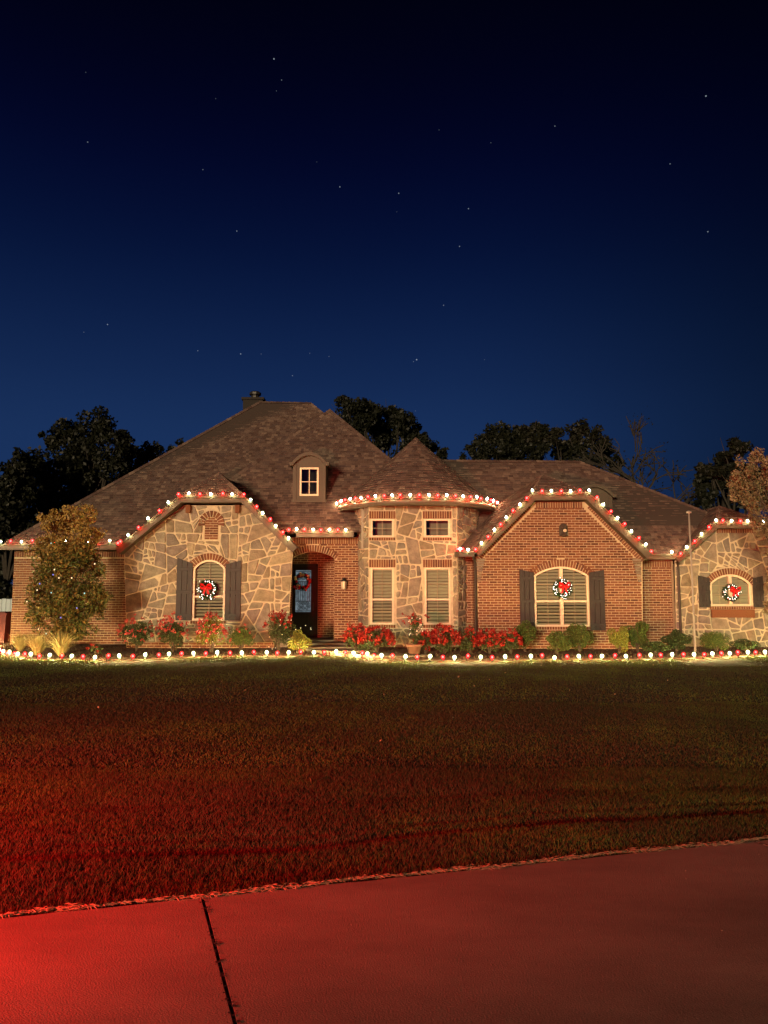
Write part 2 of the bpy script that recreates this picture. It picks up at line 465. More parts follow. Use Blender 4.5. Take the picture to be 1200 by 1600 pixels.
def soldier(W, p0, p1, h, parent, pitch=.076, proud=.022, side=1, name='soldier_brick', single=True):
    """bricks set on end along the line p0->p1, h long towards the left of the line (side=1)"""
    dx, dz = p1[0] - p0[0], p1[1] - p0[1]; l = math.hypot(dx, dz); k = max(1, round(l / pitch)); dx /= l; dz /= l
    nx, nz = -dz * side, dx * side; mb = MB()
    for i in range(k):
        a, b = l * i / k + JOINT * .45, l * (i + 1) / k - JOINT * .45
        pl = [(p0[0] + dx * a, p0[1] + dz * a), (p0[0] + dx * b, p0[1] + dz * b), (p0[0] + dx * b + nx * h, p0[1] + dz * b + nz * h), (p0[0] + dx * a + nx * h, p0[1] + dz * a + nz * h)]
        if single: mb = MB()
        prism(mb, W, pl, -.002, proud + random.uniform(-.002, .002), random.random(), None, .002)
        if single: mb.build(name, 'brick', parent)
    if not single: o = mb.build(name + '_row', 'brick', parent); o['kind'] = 'stuff'
    # mortar bed behind
    mb = MB(); pl = [p0, p1, (p1[0] + nx * h, p1[1] + nz * h), (p0[0] + nx * h, p0[1] + nz * h)]
    prism(mb, W, [q for q in pl], 0, proud - .010, .5); mb.build('mortar_bed', 'mortar', parent)

def arch_ring(W, xl, xr, zs, rise, h, parent, pitch=.078, proud=.05, ext=.06, name='arch_brick'):
    w = (xr - xl) / 2; cx = (xl + xr) / 2; r = (w * w + rise * rise) / (2 * rise); cz = zs + rise - r
    a0 = math.asin(min(1, w / r)) + ext / r; k = max(5, round(2 * a0 * r / pitch))
    bed = []
    for i in range(k):
        a, b = -a0 + 2 * a0 * i / k, -a0 + 2 * a0 * (i + 1) / k; g = JOINT * .45 / r
        P_ = lambda q, rr: (cx + rr * math.sin(q), cz + rr * math.cos(q))
        mb = MB(); prism(mb, W, [P_(a + g, r), P_(b - g, r), P_(b - g, r + h), P_(a + g, r + h)], -.002, proud + random.uniform(-.003, .003), random.random(), None, .003)
        mb.build(name, 'brick', parent)
        bed.append((P_(a, r), P_(b, r), P_(b, r + h), P_(a, r + h)))
    mb = MB()
    for q in bed: prism(mb, W, list(q), 0, proud - .012)
    mb.build('mortar_bed', 'stone_mortar', parent)

def flagstones(W, outline, openings, parent, target=.17, seed=1, joint=.043):
    rs = random.Random(seed); done = []
    def cut(p, depth=0):
        A = abs(area(p)); 
        if A < target * rs.choice((.12, .25, .5, .8, 1.1, 1.7)) or depth > 12: done.append(p); return
        best = None
        for _ in range(16):
            cx = sum(q[0] for q in p) / len(p); cz = sum(q[1] for q in p) / len(p)
            sx = max(q[0] for q in p) - min(q[0] for q in p); sz = max(q[1] for q in p) - min(q[1] for q in p)
            cx += sx * rs.uniform(-.24, .24); cz += sz * rs.uniform(-.24, .24)
            base = math.pi / 2 if sx > sz * rs.uniform(.75, 1.5) else 0
            an = base + rs.gauss(0, .34)
            nx, nz = -math.sin(an), math.cos(an); c = nx * cx + nz * cz
            a, b = clip(p, nx, nz, c), clip(p, -nx, -nz, -c)
            if len(a) < 3 or len(b) < 3: continue
            def q_(g):
                per = sum(math.dist(g[i], g[(i+1) % len(g)]) for i in range(len(g))); return abs(area(g)) / per ** 2
            sc = min(q_(a), q_(b))
            if best is None or sc > best[0]: best = (sc, a, b)
            if sc > .046 + .006 * rs.random(): break
        if best is None: done.append(p); return
        cut(best[1], depth + 1); cut(best[2], depth + 1)
    cut(ccw(outline))
    ps = done
    for q in openings: ps = [r for p in ps for r in subtract(p, q)]
    for p in ps:
        g = inset(p, joint / 2 * rs.uniform(.55, 1.25))
        if len(g) < 3 or abs(area(g)) < .0025: continue
        g = ccw(g); ch = []
        for i in range(len(g)):                       # knock the corners off
            a, b, c = g[i - 1], g[i], g[(i + 1) % len(g)]
            for o in (a, c):
                l = math.dist(o, b) or 1; k = min(.3, .035 / l) * rs.uniform(.5, 1.2)
                ch.append((b[0] + (o[0] - b[0]) * k, b[1] + (o[1] - b[1]) * k))
        g = ch; k = len(g); cx = sum(q[0] for q in g) / k; cz = sum(q[1] for q in g) / k
        tx, tz, d0 = rs.uniform(-.05, .05), rs.uniform(-.06, .06), rs.uniform(.016, .042)
        dd = lambda q: d0 + tx * (q[0] - cx) + tz * (q[1] - cz)
        gi = [(q[0] + (cx - q[0]) * min(.3, .022 / (math.dist(q, (cx, cz)) + 1e-6)), q[1] + (cz - q[1]) * min(.3, .022 / (math.dist(q, (cx, cz)) + 1e-6))) for q in g]
        vs = [W(*q, -.003) for q in g] + [W(*q, dd(q) - .008) for q in g] + [W(*q, dd(q) + rs.uniform(-.002, .002)) for q in gi] + [W(cx, cz, d0 + .002)]
        fs = [(i, (i+1) % k, k + (i+1) % k, k + i) for i in range(k)] + [(k+i, k+(i+1) % k, 2*k+(i+1) % k, 2*k+i) for i in range(k)] + [(2*k+i, 2*k+(i+1) % k, 3*k) for i in range(k)]
        mb = MB(); mb.add(vs, fs, rs.random()); mb.build('stone', 'stone', parent)

# ------------------------------------------------------------------ ground
DA, DB = Vector((-1.97, 4.16)), Vector((2.61, 5.44))           # edge between the drive and the lawn
DU = (DB - DA).normalized(); DN = Vector((-DU.y, DU.x))
def dedge(x): return DA.y + (x - DA.x) * DU.y / DU.x
FUR = [((-2.4, 5.02), (2.98, 6.18), .034, .085), ((-2.93, 6.15), (3.33, 6.9), .010, .12), ((-2.0, 5.32), (3.1, 6.42), .018, .06)]
def furrow(x, y):
    h = 0.
    for a, b, dep, w in FUR:
        ux, uy = b[0] - a[0], b[1] - a[1]; l = math.hypot(ux, uy)
        s = ((x - a[0]) * uy - (y - a[1]) * ux) / l + .03 * np.sin(x * 2.3) + .02 * np.sin(x * 5.1 + 1)
        h = h - dep * np.exp(-(s / w) ** 2) * np.clip(.75 + .4 * np.sin(x * 1.3 + dep * 90) * np.sin(x * 3.7 + y), .1, 1)
    return h
def lawn_z(x, y):
    return .018 * np.sin(x * .9 + .5 * y) * np.sin(y * .7 + 1) + .010 * np.sin(x * 2.1 - y * 1.3) + furrow(x, y)

# bed outline, walked along the string of bulbs
EDGE = [(-13.6, 26.2), (-12.4, 24.6), (-11.35, 22.6), (-10.55, 21.4), (-9.7, 20.5), (-9.0, 19.95), (-8.08, 19.75), (-7.2, 19.6), (-6.47, 19.7), (-5.4, 20.5), (-3.49, 20.95), (-1.2, 21.1),
        (-.62, 20.5), (0., 19.65), (.63, 19.4), (3.2, 19.5), (4.85, 19.7), (6.54, 19.9), (8.34, 20.3), (9.6, 20.9), (10.7, 21.3), (12.6, 22.0)]
EDX = np.array([p[0] for p in EDGE]); EDY = np.array([p[1] for p in EDGE])

# lawn: one sheet to the horizon, finer near the camera
def grid(xs, ys, zf):
    X, Y = np.meshgrid(xs, ys); Z = zf(X, Y)
    v = np.stack([X, Y, Z], -1).reshape(-1, 3); nx, ny = len(xs), len(ys); fs = []
    for j in range(ny - 1):
        for i in range(nx - 1): fs.append((j*nx+i, j*nx+i+1, (j+1)*nx+i+1, (j+1)*nx+i))
    return v, fs
xs = np.concatenate([[-300, -120, -50, -25, -14], np.arange(-9, 9.01, .18), [14, 25, 50, 120, 300]])
ys = np.concatenate([[-60, -20, -5, 1], np.arange(3.0, 8.0, .055), np.arange(8, 24, .5), [30, 45, 80, 160, 400]])
v, fs = grid(xs, ys, lambda X, Y: np.where((Y > dedge(X) + .02), lawn_z(X, Y) * np.clip((Y - dedge(X)) / .3, 0, 1) * (np.abs(X) < 10) * (Y < 19), 0) - .012 - np.where(Y < dedge(X) + .02, .06, 0))
mb = MB(); mb.add(v, fs); ln = mb.build('lawn', 'soil', None, True); tag(ln, 'dark autumn lawn between the drive and the house', 'lawn', kind='structure')

# drive: concrete slabs with open joints between them
drv = empty('driveway', (0, 3, 0), 'broad pale concrete drive with dark joints in front of the lawn', 'driveway'); drv['kind'] = 'structure'
def on_drive(a, b): p = DA + DU * a + DN * b; return (p.x, p.y)
J1a = (Vector((-.98, 4.37)) - DA).dot(DU); jd = Vector((-.58 - -.98, 3.18 - 4.37)).normalized()
J2a = (Vector((2.50, 5.41)) - DA).dot(DU)
def jl(a0, t): p = DA + DU * a0 + jd * t; return (p.x, p.y)
cuts = [(-14, J1a - 4.2), (J1a - 4.176, J1a - .009), (J1a + .009, J2a - .009), (J2a + .009, 16)]
for i, (a0, a1) in enumerate(cuts):
    mb = MB(); nseg = 40; e = []
    for k in range(nseg + 1):
        a = a0 + (a1 - a0) * k / nseg; e.append((a, random.uniform(-.006, .006)))
    top = [jl(a, b) for a, b in e] + [jl(a1, 9), jl(a0, 9)]
    kk = len(top); vs = [(x, y, .0) for x, y in top] + [(x, y, -.12) for x, y in top]
    mb.add(vs, [tuple(range(kk))] + [(q, (q+1) % kk, kk + (q+1) % kk, kk + q) for q in range(kk)])
    mb.build('slab', 'concrete', drv)
mb = MB()
for a in (J1a - 4.188, J1a, J2a):
    p = [jl(a - .013, -.005), jl(a + .013, -.005), jl(a + .013, 9), jl(a - .013, 9)]
    mb.add([(x, y, -.022) for x, y in p], [(0, 1, 2, 3)])
    for k in range(420):                                    # ragged tar and grit along the joint
        tt = random.uniform(0, 4.2); w = abs(random.gauss(.004, .003)); c = jl(a + random.gauss(0, .010), tt)
        mb.add([(c[0] + w * math.cos(q) * 1.2, c[1] + w * math.sin(q), .0022 + .0004 * random.random()) for q in (0, 1.1, 2.3, 3.3, 4.4, 5.4)], [tuple(range(6))])
fj = mb.build('joint_filler', 'joint', drv); fj['kind'] = 'stuff'
# a few chips and grit on the drive
mb = MB()
for k in range(40):
    x, y = random.uniform(-3, 3.6), random.uniform(2.4, 5.3)
    if y < dedge(x) - .05:
        s = random.choice((.0015, .002, .003)); mb.ball((x, y, s * .5), s, 5, random.random(), None, .6)
tag(mb.build('grit', 'straw'), 'fine pale grit and leaf crumbs scattered over the concrete drive', 'grit', kind='stuff')

# grass blades
def blades(n_, x0, x1, y0, y1, h, w, dens=None):
    X = rng.uniform(x0, x1, n_); Y = rng.uniform(y0, y1, n_)
    edge = np.interp(X, EDX, EDY)
    ok = (Y > dedge(X) + .015) & (Y < edge + .36 + .06 * np.sin(X * 5.3) + .04 * np.sin(X * 13))
    X, Y = X[ok], Y[ok]; n_ = len(X)
    patch = .5 + .5 * np.sin(X * 1.7 + np.sin(Y * 1.1)) * np.sin(Y * 1.9 + .6 * X)
    fur = np.clip(1 + furrow(X, Y) * 14, .28, 1)
    H = h * rng.uniform(.45, 1.25, n_) * (.8 + .3 * patch) * fur
    A = rng.uniform(0, 2 * np.pi, n_); Ln = rng.uniform(.15, 1.1, n_) * H; B = rng.uniform(0, 2 * np.pi, n_)
    Z = lawn_z(X, Y) * np.clip((Y - dedge(X)) / .3, 0, 1) - .012
    W_ = w * rng.uniform(.6, 1.3, n_) / 2
    V = np.empty((n_, 3, 3))
    V[:, 0] = np.stack([X - np.cos(A) * W_, Y - np.sin(A) * W_, Z], 1); V[:, 1] = np.stack([X + np.cos(A) * W_, Y + np.sin(A) * W_, Z], 1)
    V[:, 2] = np.stack([X + np.cos(B) * Ln, Y + np.sin(B) * Ln, Z + H], 1)
    T = np.clip(rng.beta(1.6, 2.2, n_) * .9 + .34 * (patch - .5) + .16 * np.sin(X * .55 + 1.3 * np.sin(Y * .6)) * np.sin(Y * .8 - X * .4) + .14 * np.sin(X * 6.1 + Y * 2.3) * np.sin(Y * 5.2 - X * 3.3) - .32 * np.clip(1 - (edge[ok] - Y) / 2.6, 0, 1), 0, 1)  # greener towards the bed, brightened to stand for the string's glow
    return V.reshape(-1, 3), T
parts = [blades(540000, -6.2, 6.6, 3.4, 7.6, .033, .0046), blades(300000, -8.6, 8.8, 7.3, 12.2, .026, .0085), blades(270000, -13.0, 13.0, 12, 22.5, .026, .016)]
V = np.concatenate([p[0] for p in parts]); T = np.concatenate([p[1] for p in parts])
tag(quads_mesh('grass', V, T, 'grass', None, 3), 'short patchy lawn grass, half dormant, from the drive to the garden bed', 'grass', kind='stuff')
# dry runners lying over the edge of the concrete
n_ = 3600; S = rng.uniform(-3.2, 6.2, n_); B = np.abs(rng.normal(0, .011, n_)) * (1 + .8 * np.sin(S * 3.1) * np.sin(S * 7.7)) * np.where(rng.random(n_) < .35, -.9, 1.3) + .012 * np.sin(S * 4) + .008 * np.sin(S * 11)
Pp = np.array(DA)[None] + S[:, None] * np.array(DU)[None] + B[:, None] * np.array(DN)[None]
a = math.atan2(DU.y, DU.x) + rng.normal(0, .8, n_); ll = rng.uniform(.02, .075, n_)
V = np.empty((n_, 4, 3)); z = rng.uniform(.004, .014, n_)
dx, dy = np.cos(a) * ll / 2, np.sin(a) * ll / 2; px, py = -np.sin(a) * .0022, np.cos(a) * .0022
V[:, 0] = np.stack([Pp[:, 0] - dx, Pp[:, 1] - dy, z], 1); V[:, 1] = np.stack([Pp[:, 0] + px, Pp[:, 1] + py, z + .006], 1)
V[:, 2] = np.stack([Pp[:, 0] + dx, Pp[:, 1] + dy, z + rng.uniform(-.005, .01, n_)], 1); V[:, 3] = np.stack([Pp[:, 0] - px, Pp[:, 1] - py, z + .004], 1)
tag(quads_mesh('dry_runners', V.reshape(-1, 3), rng.random(n_), 'straw'), 'dry straw runners lying along the edge of the concrete drive', 'straw', kind='stuff')
# fallen leaves
n_ = 46; Pp = np.stack([rng.uniform(-9, 9, n_), rng.uniform(7, 19, n_), np.full(n_, .03)], 1)
tag(quads_mesh('fallen_leaves', leaf_quads(Pp, .045, .7), rng.random(n_), 'tan_leaf'), 'a few pale fallen leaves scattered over the lawn', 'leaves', kind='stuff')

# garden bed and path
mb = MB(); ev = [(x, y) for x, y in EDGE]; k = len(ev)
rows = [0, .06, .3, 1]; vs = []
for r_ in rows:
    for i, (x, y) in enumerate(ev):
        vs.append((x, y + (26.0 - y) * r_, [-.09, .015, .07, .12][rows.index(r_)] + .012 * math.sin(i * 2.1)))
mb.add(vs, [(j*k+i, j*k+i+1, (j+1)*k+i+1, (j+1)*k+i) for j in range(3) for i in range(k - 1)])
tag(mb.build('garden_bed', 'mulch', None, True), 'dark mulched garden bed along the front of the house', 'garden bed', kind='structure')
n_ = 9000; X = rng.uniform(-12, 12, n_); f_ = rng.uniform(0.08, .75, n_); e_ = np.interp(X, EDX, EDY); Y = e_ + (26 - e_) * f_
Pp = np.stack([X, Y, .03 + .09 * f_ + rng.uniform(0, .02, n_)], 1)
tag(quads_mesh('bark_mulch', leaf_quads(Pp, .09, .35), rng.random(n_) * .35, 'bark_mulch'), 'loose brown bark mulch covering the garden bed', 'mulch', kind='stuff')
path = empty('path', (-1, 22, 0), 'pale concrete path curving from the porch step to the lawn', 'path'); path['kind'] = 'structure'
PL = [(-2.75, 24.5), (-2.7, 23.4), (-2.35, 22.3), (-1.5, 21.5), (-.8, 20.95), (-.3, 20.45), (.3, 20.25)]
PR = [(-1.15, 24.5), (-1.1, 23.5), (-.85, 22.6), (-.2, 21.8), (.35, 21.35), (.8, 20.95), (1.3, 20.75)]
for i in range(len(PL) - 1):
    g = .02; mb = MB(); q = [Vector((*PL[i], 0)), Vector((*PR[i], 0)), Vector((*PR[i+1], 0)), Vector((*PL[i+1], 0))]
    q = [q[0].lerp(q[3], g), q[1].lerp(q[2], g), q[2].lerp(q[1], g), q[3].lerp(q[0], g)]
    z = .085 + .13 * max(0, 1 - i / 3)
    mb.add([(p.x, p.y, z - (0 if k < 2 else .0)) for k, p in enumerate(q)] + [(p.x, p.y, .0) for p in q], [(0,3,2,1)] + [(a, (a+1) % 4, 4 + (a+1) % 4, 4 + a) for a in range(4)])
    mb.build('slab', 'path', path)

# ------------------------------------------------------------------ the house
house = empty('house', (0, 25, 0), 'one-storey brick and stone house with a round cone-roofed bay and steep shingle roofs', 'house')

def window(W, xl, xr, zb, zs, rise, sashes=1, muntins=(1, 1), blind=True, midrail=None, grid_rows=2, fw=.055):
    """frame, panes, bars and a slatted blind"""
    o = empty('window', W((xl + xr) / 2, zb, 0)); o.parent = house; o.location -= ORG[house]
    outer = arch_poly(xl, xr, zb, zs, rise); inner = miter(outer, fw); k = len(outer)
    outer, inner = ccw(outer), ccw(inner)
    d0, d1 = -.10, .018
    mb = MB(); vs = [W(*p, d0) for p in outer] + [W(*p, d1) for p in outer] + [W(*p, d1) for p in inner] + [W(*p, d0) for p in inner]
    fs = []
    for i in range(k):
        j = (i + 1) % k; fs += [(i, j, k+j, k+i), (k+i, k+j, 2*k+j, 2*k+i), (2*k+i, 2*k+j, 3*k+j, 3*k+i)]
    mb.add(vs, fs); mb.build('frame', 'frame', o)
    sw = (xr - xl) / sashes
    for s in range(1, sashes):
        c = xl + sw * s; zt = span(inner, c) ; mb = MB()
        zt = zs + rise - .03
        prism(mb, W, [(c - .05, zb + .03), (c + .05, zb + .03), (c + .05, zt), (c - .05, zt)], d0, .026); mb.build('mullion', 'frame', o)
    for s in range(sashes):
        a, b = xl + sw * s + (fw if s == 0 else .05), xl + sw * (s + 1) - (fw if s == sashes - 1 else .05)
        sash = intersect(inner, [(a, zb), (b, zb), (b, zs + rise + 1), (a, zs + rise + 1)])
        if midrail:
            mb = MB(); prism(mb, W, [(a, midrail - .028), (b, midrail - .028), (b, midrail + .028), (a, midrail + .028)], d0 + .02, .006); mb.build('rail', 'frame', o)
            pieces = [clip(sash, 0, 1, midrail - .028), clip(sash, 0, -1, -(midrail + .028))]
        else: pieces = [sash]
        for pc in pieces:
            mb = MB(); mb.add([W(*p, -.045) for p in ccw(pc)], [tuple(range(len(pc)))]); mb.build('pane', 'glass', o)
            lo, hi = min(p[1] for p in pc), max(p[1] for p in pc)
            for q in range(1, muntins[0] + 1):
                c = a + (b - a) * q / (muntins[0] + 1); mb = MB()
                sv = [p for p in (clip(clip(pc, 1, 0, c + .008), -1, 0, -(c - .008)),) if len(p) > 2]
                for p in sv: prism(mb, W, p, -.060, -.050)
                if mb.v: mb.build('muntin', 'frame', o)
            for q in range(1, muntins[1] + 1):
                c = lo + (hi - lo) * q / (muntins[1] + 1); sp_ = span(pc, c); mb = MB()
                if sp_: prism(mb, W, [(sp_[0], c - .008), (sp_[1], c - .008), (sp_[1], c + .008), (sp_[0], c + .008)], -.0605, -.0495); mb.build('muntin', 'frame', o)
        if blind:
            z = zb + fw + .02; tilt = random.uniform(.55, .8) if blind is True else blind
            while z < zs + rise - .03:
                sp_ = span(sash, z)
                if sp_ and sp_[1] - sp_[0] > .08:
                    cc = W((sp_[0] + sp_[1]) / 2, z, -.10); me = slat_mesh(tilt - (.28 if midrail and z < midrail else 0) + random.uniform(-.05, .05))
                    so_ = bpy.data.objects.new('slat', me); col.objects.link(so_); so_.parent = o
                    so_.location = cc - ORG[o] ; so_.rotation_euler = (0, 0, math.atan2(W.u.y, W.u.x)); so_.scale = (sp_[1] - sp_[0] + .02, 1, 1)
                z += .098
    return o
_sl = {}
def slat_mesh(tilt):
    key = round(tilt, 1)
    if key not in _sl:
        mb = MB(); w, th = .048, .003; c, s = math.cos(key + .33), math.sin(key + .33)
        f = lambda a, b: (a * c - b * s, a * s + b * c)
        pr = [f(-w, -th), f(w, -th), f(w, th), f(-w, th)]
        mb.add([(-.5, y, z) for y, z in pr] + [(.5, y, z) for y, z in pr], [(0,1,5,4),(1,2,6,5),(2,3,7,6),(3,0,4,7),(0,3,2,1),(4,5,6,7)])
        o = mb.build('slat', 'slat'); _sl[key] = o.data; bpy.data.objects.remove(o)
    return _sl[key]

def shutter(W, xl, xr, zb, zl, zr, d=.035):
    """board shutter: planks and rails; its top runs from zl to zr"""
    o = empty('shutter', W((xl + xr) / 2, zb, 0)); o.parent = house; o.location -= ORG[house]
    k = 3; w = (xr - xl) / k
    for i in range(k):
        a, b = xl + w * i + .004, xl + w * (i + 1) - .004
        ta, tb = zl + (zr - zl) * (a - xl) / (xr - xl), zl + (zr - zl) * (b - xl) / (xr - xl)
        mb = MB(); prism(mb, W, [(a, zb), (b, zb), (b, tb), (a, ta)], d - .03, d + .025, .5, None, .004, True); mb.build('plank', 'shutter', o)
    zm = zb + (min(zl, zr) - zb) * .47
    for z in (min(zl, zr) - .22, zm, zb + .10):
        mb = MB(); prism(mb, W, [(xl, z), (xr, z), (xr, z + .10), (xl, z + .10)], d + .022, d + .045, .5, None, .004); mb.build('rail', 'shutter', o)

# wall planes -------------------------------------------------------
ZB = .03
# long brick wall on the left
W1 = Wall(0, 25.0); p1 = [(-12.0, ZB), (-7.6, ZB), (-7.6, 3.10), (-12.0, 3.10)]
w1 = backing(W1, p1, [], 'brick_wall', 'mortar', house); bricks(W1, [(-12.0, ZB), (-7.6, ZB), (-7.6, 2.88), (-12.0, 2.88)], [], w1)
soldier(W1, (-12.0, 2.89), (-7.8, 2.89), .19, w1)
W1s = Wall(-12.0, 34, 0, -1); s1 = [(0, ZB), (9.0, ZB), (9.0, 3.10), (0, 3.10)]
w1s = backing(W1s, s1, [], 'side_wall', 'mortar', house); bricks(W1s, [(4.5, ZB), (9.0, ZB), (9.0, 3.10), (4.5, 3.10)], [], w1s)

# stone gable
W2 = Wall(0, 23.6); XA, XB = -5.83, -4.85
g2 = [(-7.78, ZB), (-2.92, ZB), (-2.80, 3.02), (-4.32, 4.42), (-6.19, 4.42), (-7.98, 2.98)]
op2 = arch_poly(XA, XB, .90, 2.47, .27)
w2 = backing(W2, g2, [op2], 'stone_gable', 'stone_mortar', house)
niche = arch_poly(-5.52, -5.10, 3.36, 3.86, .20)
ring_keep = arch_poly(XA - .09, XB + .09, .84, 2.47, .48); niche_keep = arch_poly(-5.58, -5.04, 3.33, 3.90, .40)
flagstones(W2, g2, [ring_keep, niche_keep], w2, .26, 5)
mb = MB(); prism(mb, W2, niche, 0, .012); nb_ = mb.build('niche', 'mortar', w2)
for r_ in range(9):                                          # small bricks filling the blind niche
    z = 3.37 + r_ * .076
    sp_ = span(niche, min(z + .05, 4.05))
    if not sp_: continue
    mb = MB(); a, b = sp_; mid = a + (b - a) * (.62 if r_ % 2 else .38)
    for q0, q1 in ((a, mid), (mid, b)):
        mb = MB(); prism(mb, W2, [(q0 + .008, z), (q1 - .008, z), (q1 - .008, z + .058), (q0 + .008, z + .058)], .01, .024, random.random(), None, .002); mb.build('niche_brick', 'brick', w2)
arch_ring(W2, -5.52, -5.10, 3.86, .20, .19, w2, .07)
arch_ring(W2, XA, XB, 2.47, .27, .20, w2, .076, .05, .10)
soldier(W2, (XA - .05, .80), (XB + .05, .80), .085, w2, .076, .055, 1, 'sill_brick', False)
window(W2, XA, XB, .90, 2.47, .27, 1, (1, 1), True, 1.62)
shutter(W2, -6.33, XA - .01, .90, 2.80, 2.62); shutter(W2, XB + .01, -4.36, .90, 2.60, 2.72)
for x in (-6.02, -4.50):                                     # two corbels under the clipped top
    mb = MB(); prism(mb, W2, [(x - .07, 4.18), (x + .07, 4.18), (x + .07, 4.42), (x - .07, 4.42)], 0, .16, .3, None, .01); mb.build('corbel', 'brick', w2)
mb = MB(); mb.box((-7.70, 23.30, .0), (-3.3, 23.56, .26)); lg = mb.build('footing_ledge', 'mortar', house)
Wl = Wall(0, 23.30); bricks(Wl, [(-7.70, .03), (-3.3, .03), (-3.3, .26), (-7.70, .26)], [], lg)
# brick return between the gable and the entry
W2r = Wall(-2.92, 23.6, 0, 1); r2 = [(0, ZB), (.9, ZB), (.9, 3.3), (0, 3.0)]
w2r = backing(W2r, r2, [], 'return_wall', 'mortar', house); bricks(W2r, r2, [], w2r)
W2l = Wall(-7.8, 25.0, 0, -1); r2 = [(0, ZB), (1.4, ZB), (1.4, 3.0), (0, 3.0)]; backing(W2l, r2, [], 'return_wall', 'mortar', house)

# entry with its arch
W3 = Wall(0, 24.5); g3 = [(-3.4, ZB), (-.5, ZB), (-.5, 3.50), (-3.4, 3.50)]
op3 = arch_poly(-2.95, -1.57, ZB, 2.82, .22)
w3 = backing(W3, g3, [op3], 'entry_wall', 'mortar', house, .25)
bricks(W3, [(-2.95, ZB), (-.6, ZB), (-.6, 3.27), (-2.95, 3.27)], [arch_poly(-3.05, -1.575, -1, 2.81, 0), arch_poly(-3.03, -1.49, 2.79, 2.80, .45)], w3)
arch_ring(W3, -2.95, -1.57, 2.82, .22, .21, w3, .075, .02, .04)
soldier(W3, (-2.88, 3.285), (-.7, 3.285), .20, w3)
W3b = Wall(0, 26.0); g3b = [(-3.5, ZB), (-1.3, ZB), (-1.3, 3.3), (-3.5, 3.3)]; dop = [(-3.14, ZB), (-2.22, ZB), (-2.22, 2.72), (-3.14, 2.72)]
w3b = backing(W3b, g3b, [dop], 'porch_wall', 'mortar', house, .1); bricks(W3b, [(-3.5, .28), (-1.3, .28), (-1.3, 3.26), (-3.5, 3.26)], [dop], w3b)
for ox, oy, uy in ((-1.4, 26.0, -1), (-3.45, 24.7, 1)):
    Wp = Wall(ox, oy, 0, uy); g = [(0, ZB), (1.3, ZB), (1.3, 3.3), (0, 3.3)]; wp = backing(Wp, g, [], 'porch_side_wall', 'mortar', house); bricks(Wp, g, [], wp)
Wj = Wall(-1.573, 24.75, 0, -1); wj = backing(Wj, [(0, .2), (.25, .2), (.25, 2.82), (0, 2.82)], [], 'jamb', 'mortar', house); bricks(Wj, [(0, .22), (.245, .22), (.245, 2.80), (0, 2.80)], [], wj)
mb = MB(); mb.box((-3.5, 24.72, 3.22), (-1.3, 26.1, 3.3)); mb.build('porch_ceiling', 'ceiling', house)
mb = MB(); mb.box((-3.4, 24.42, ZB), (-1.45, 26.0, .262)); mb.build('porch_floor', 'path', house)
mb = MB(); mb.box((-2.9, 24.1, ZB), (-1.3, 24.415, .21)); mb.build('porch_step', 'path', house)
# front door
dr = empty('door', (-2.68, 26.0, .27)); dr.parent = house; dr.location -= ORG[house]
mb = MB()
for a, b in (((-3.13, 26.03, .27), (-3.06, 26.10, 2.71)), ((-2.30, 26.03, .27), (-2.23, 26.10, 2.71)), ((-3.13, 26.03, 2.64), (-2.23, 26.09, 2.712))): mb.box(a, b)
mb.build('door_frame', 'door', dr)
mb = MB()
for a, b in (((-3.06, 26.05, .28), (-2.98, 26.10, 2.64)), ((-2.46, 26.05, .28), (-2.30, 26.10, 2.64)), ((-2.98, 26.052, .28), (-2.46, 26.098, 1.10)), ((-2.98, 26.052, 2.50), (-2.46, 26.098, 2.64))): mb.box(a, b)
mb.build('door_leaf', 'door', dr)
mb = MB(); mb.box((-2.90, 26.035, .42), (-2.54, 26.053, .98)); mb.build('door_panel', 'door', dr)
mb = MB(); mb.box((-2.98, 26.075, 1.10), (-2.46, 26.09, 2.50)); mb.build('frosted_pane', 'frost', dr)
WD = Wall(0, 26.068)
mb = MB()
for x in np.linspace(-2.93, -2.51, 8): mb.tube([(x, 26.066, 1.46), (x, 26.066, 2.12)], .010, 5)
for z in (1.14, 1.46, 2.12, 2.46): mb.tube([(-2.97, 26.066, z), (-2.47, 26.066, z)], .011, 5)
for zc in (1.30, 2.29):
    for xc, sgn in ((-2.85, 1), (-2.72, -1), (-2.59, 1)):
        for zz in (-.07, .07):
            pts = [(xc + sgn * .075 * (1 - t_ / 14) * math.cos(t_ * .75), 26.066, zc + zz + .075 * (1 - t_ / 14) * math.sin(t_ * .75)) for t_ in range(13)]
            mb.tube(pts, .011, 4)
ig = mb.build('iron_grille', 'iron', dr); ig['kind'] = 'stuff'
mb = MB(); mb.tube([(-2.38, 26.0, 1.15), (-2.38, 26.0, 1.42)], .012, 6); mb.tube([(-2.38, 26.0, 1.17), (-2.38, 26.06, 1.17)], .01, 6); mb.tube([(-2.38, 26.0, 1.40), (-2.38, 26.06, 1.40)], .01, 6); mb.build('door_handle', 'iron', dr)

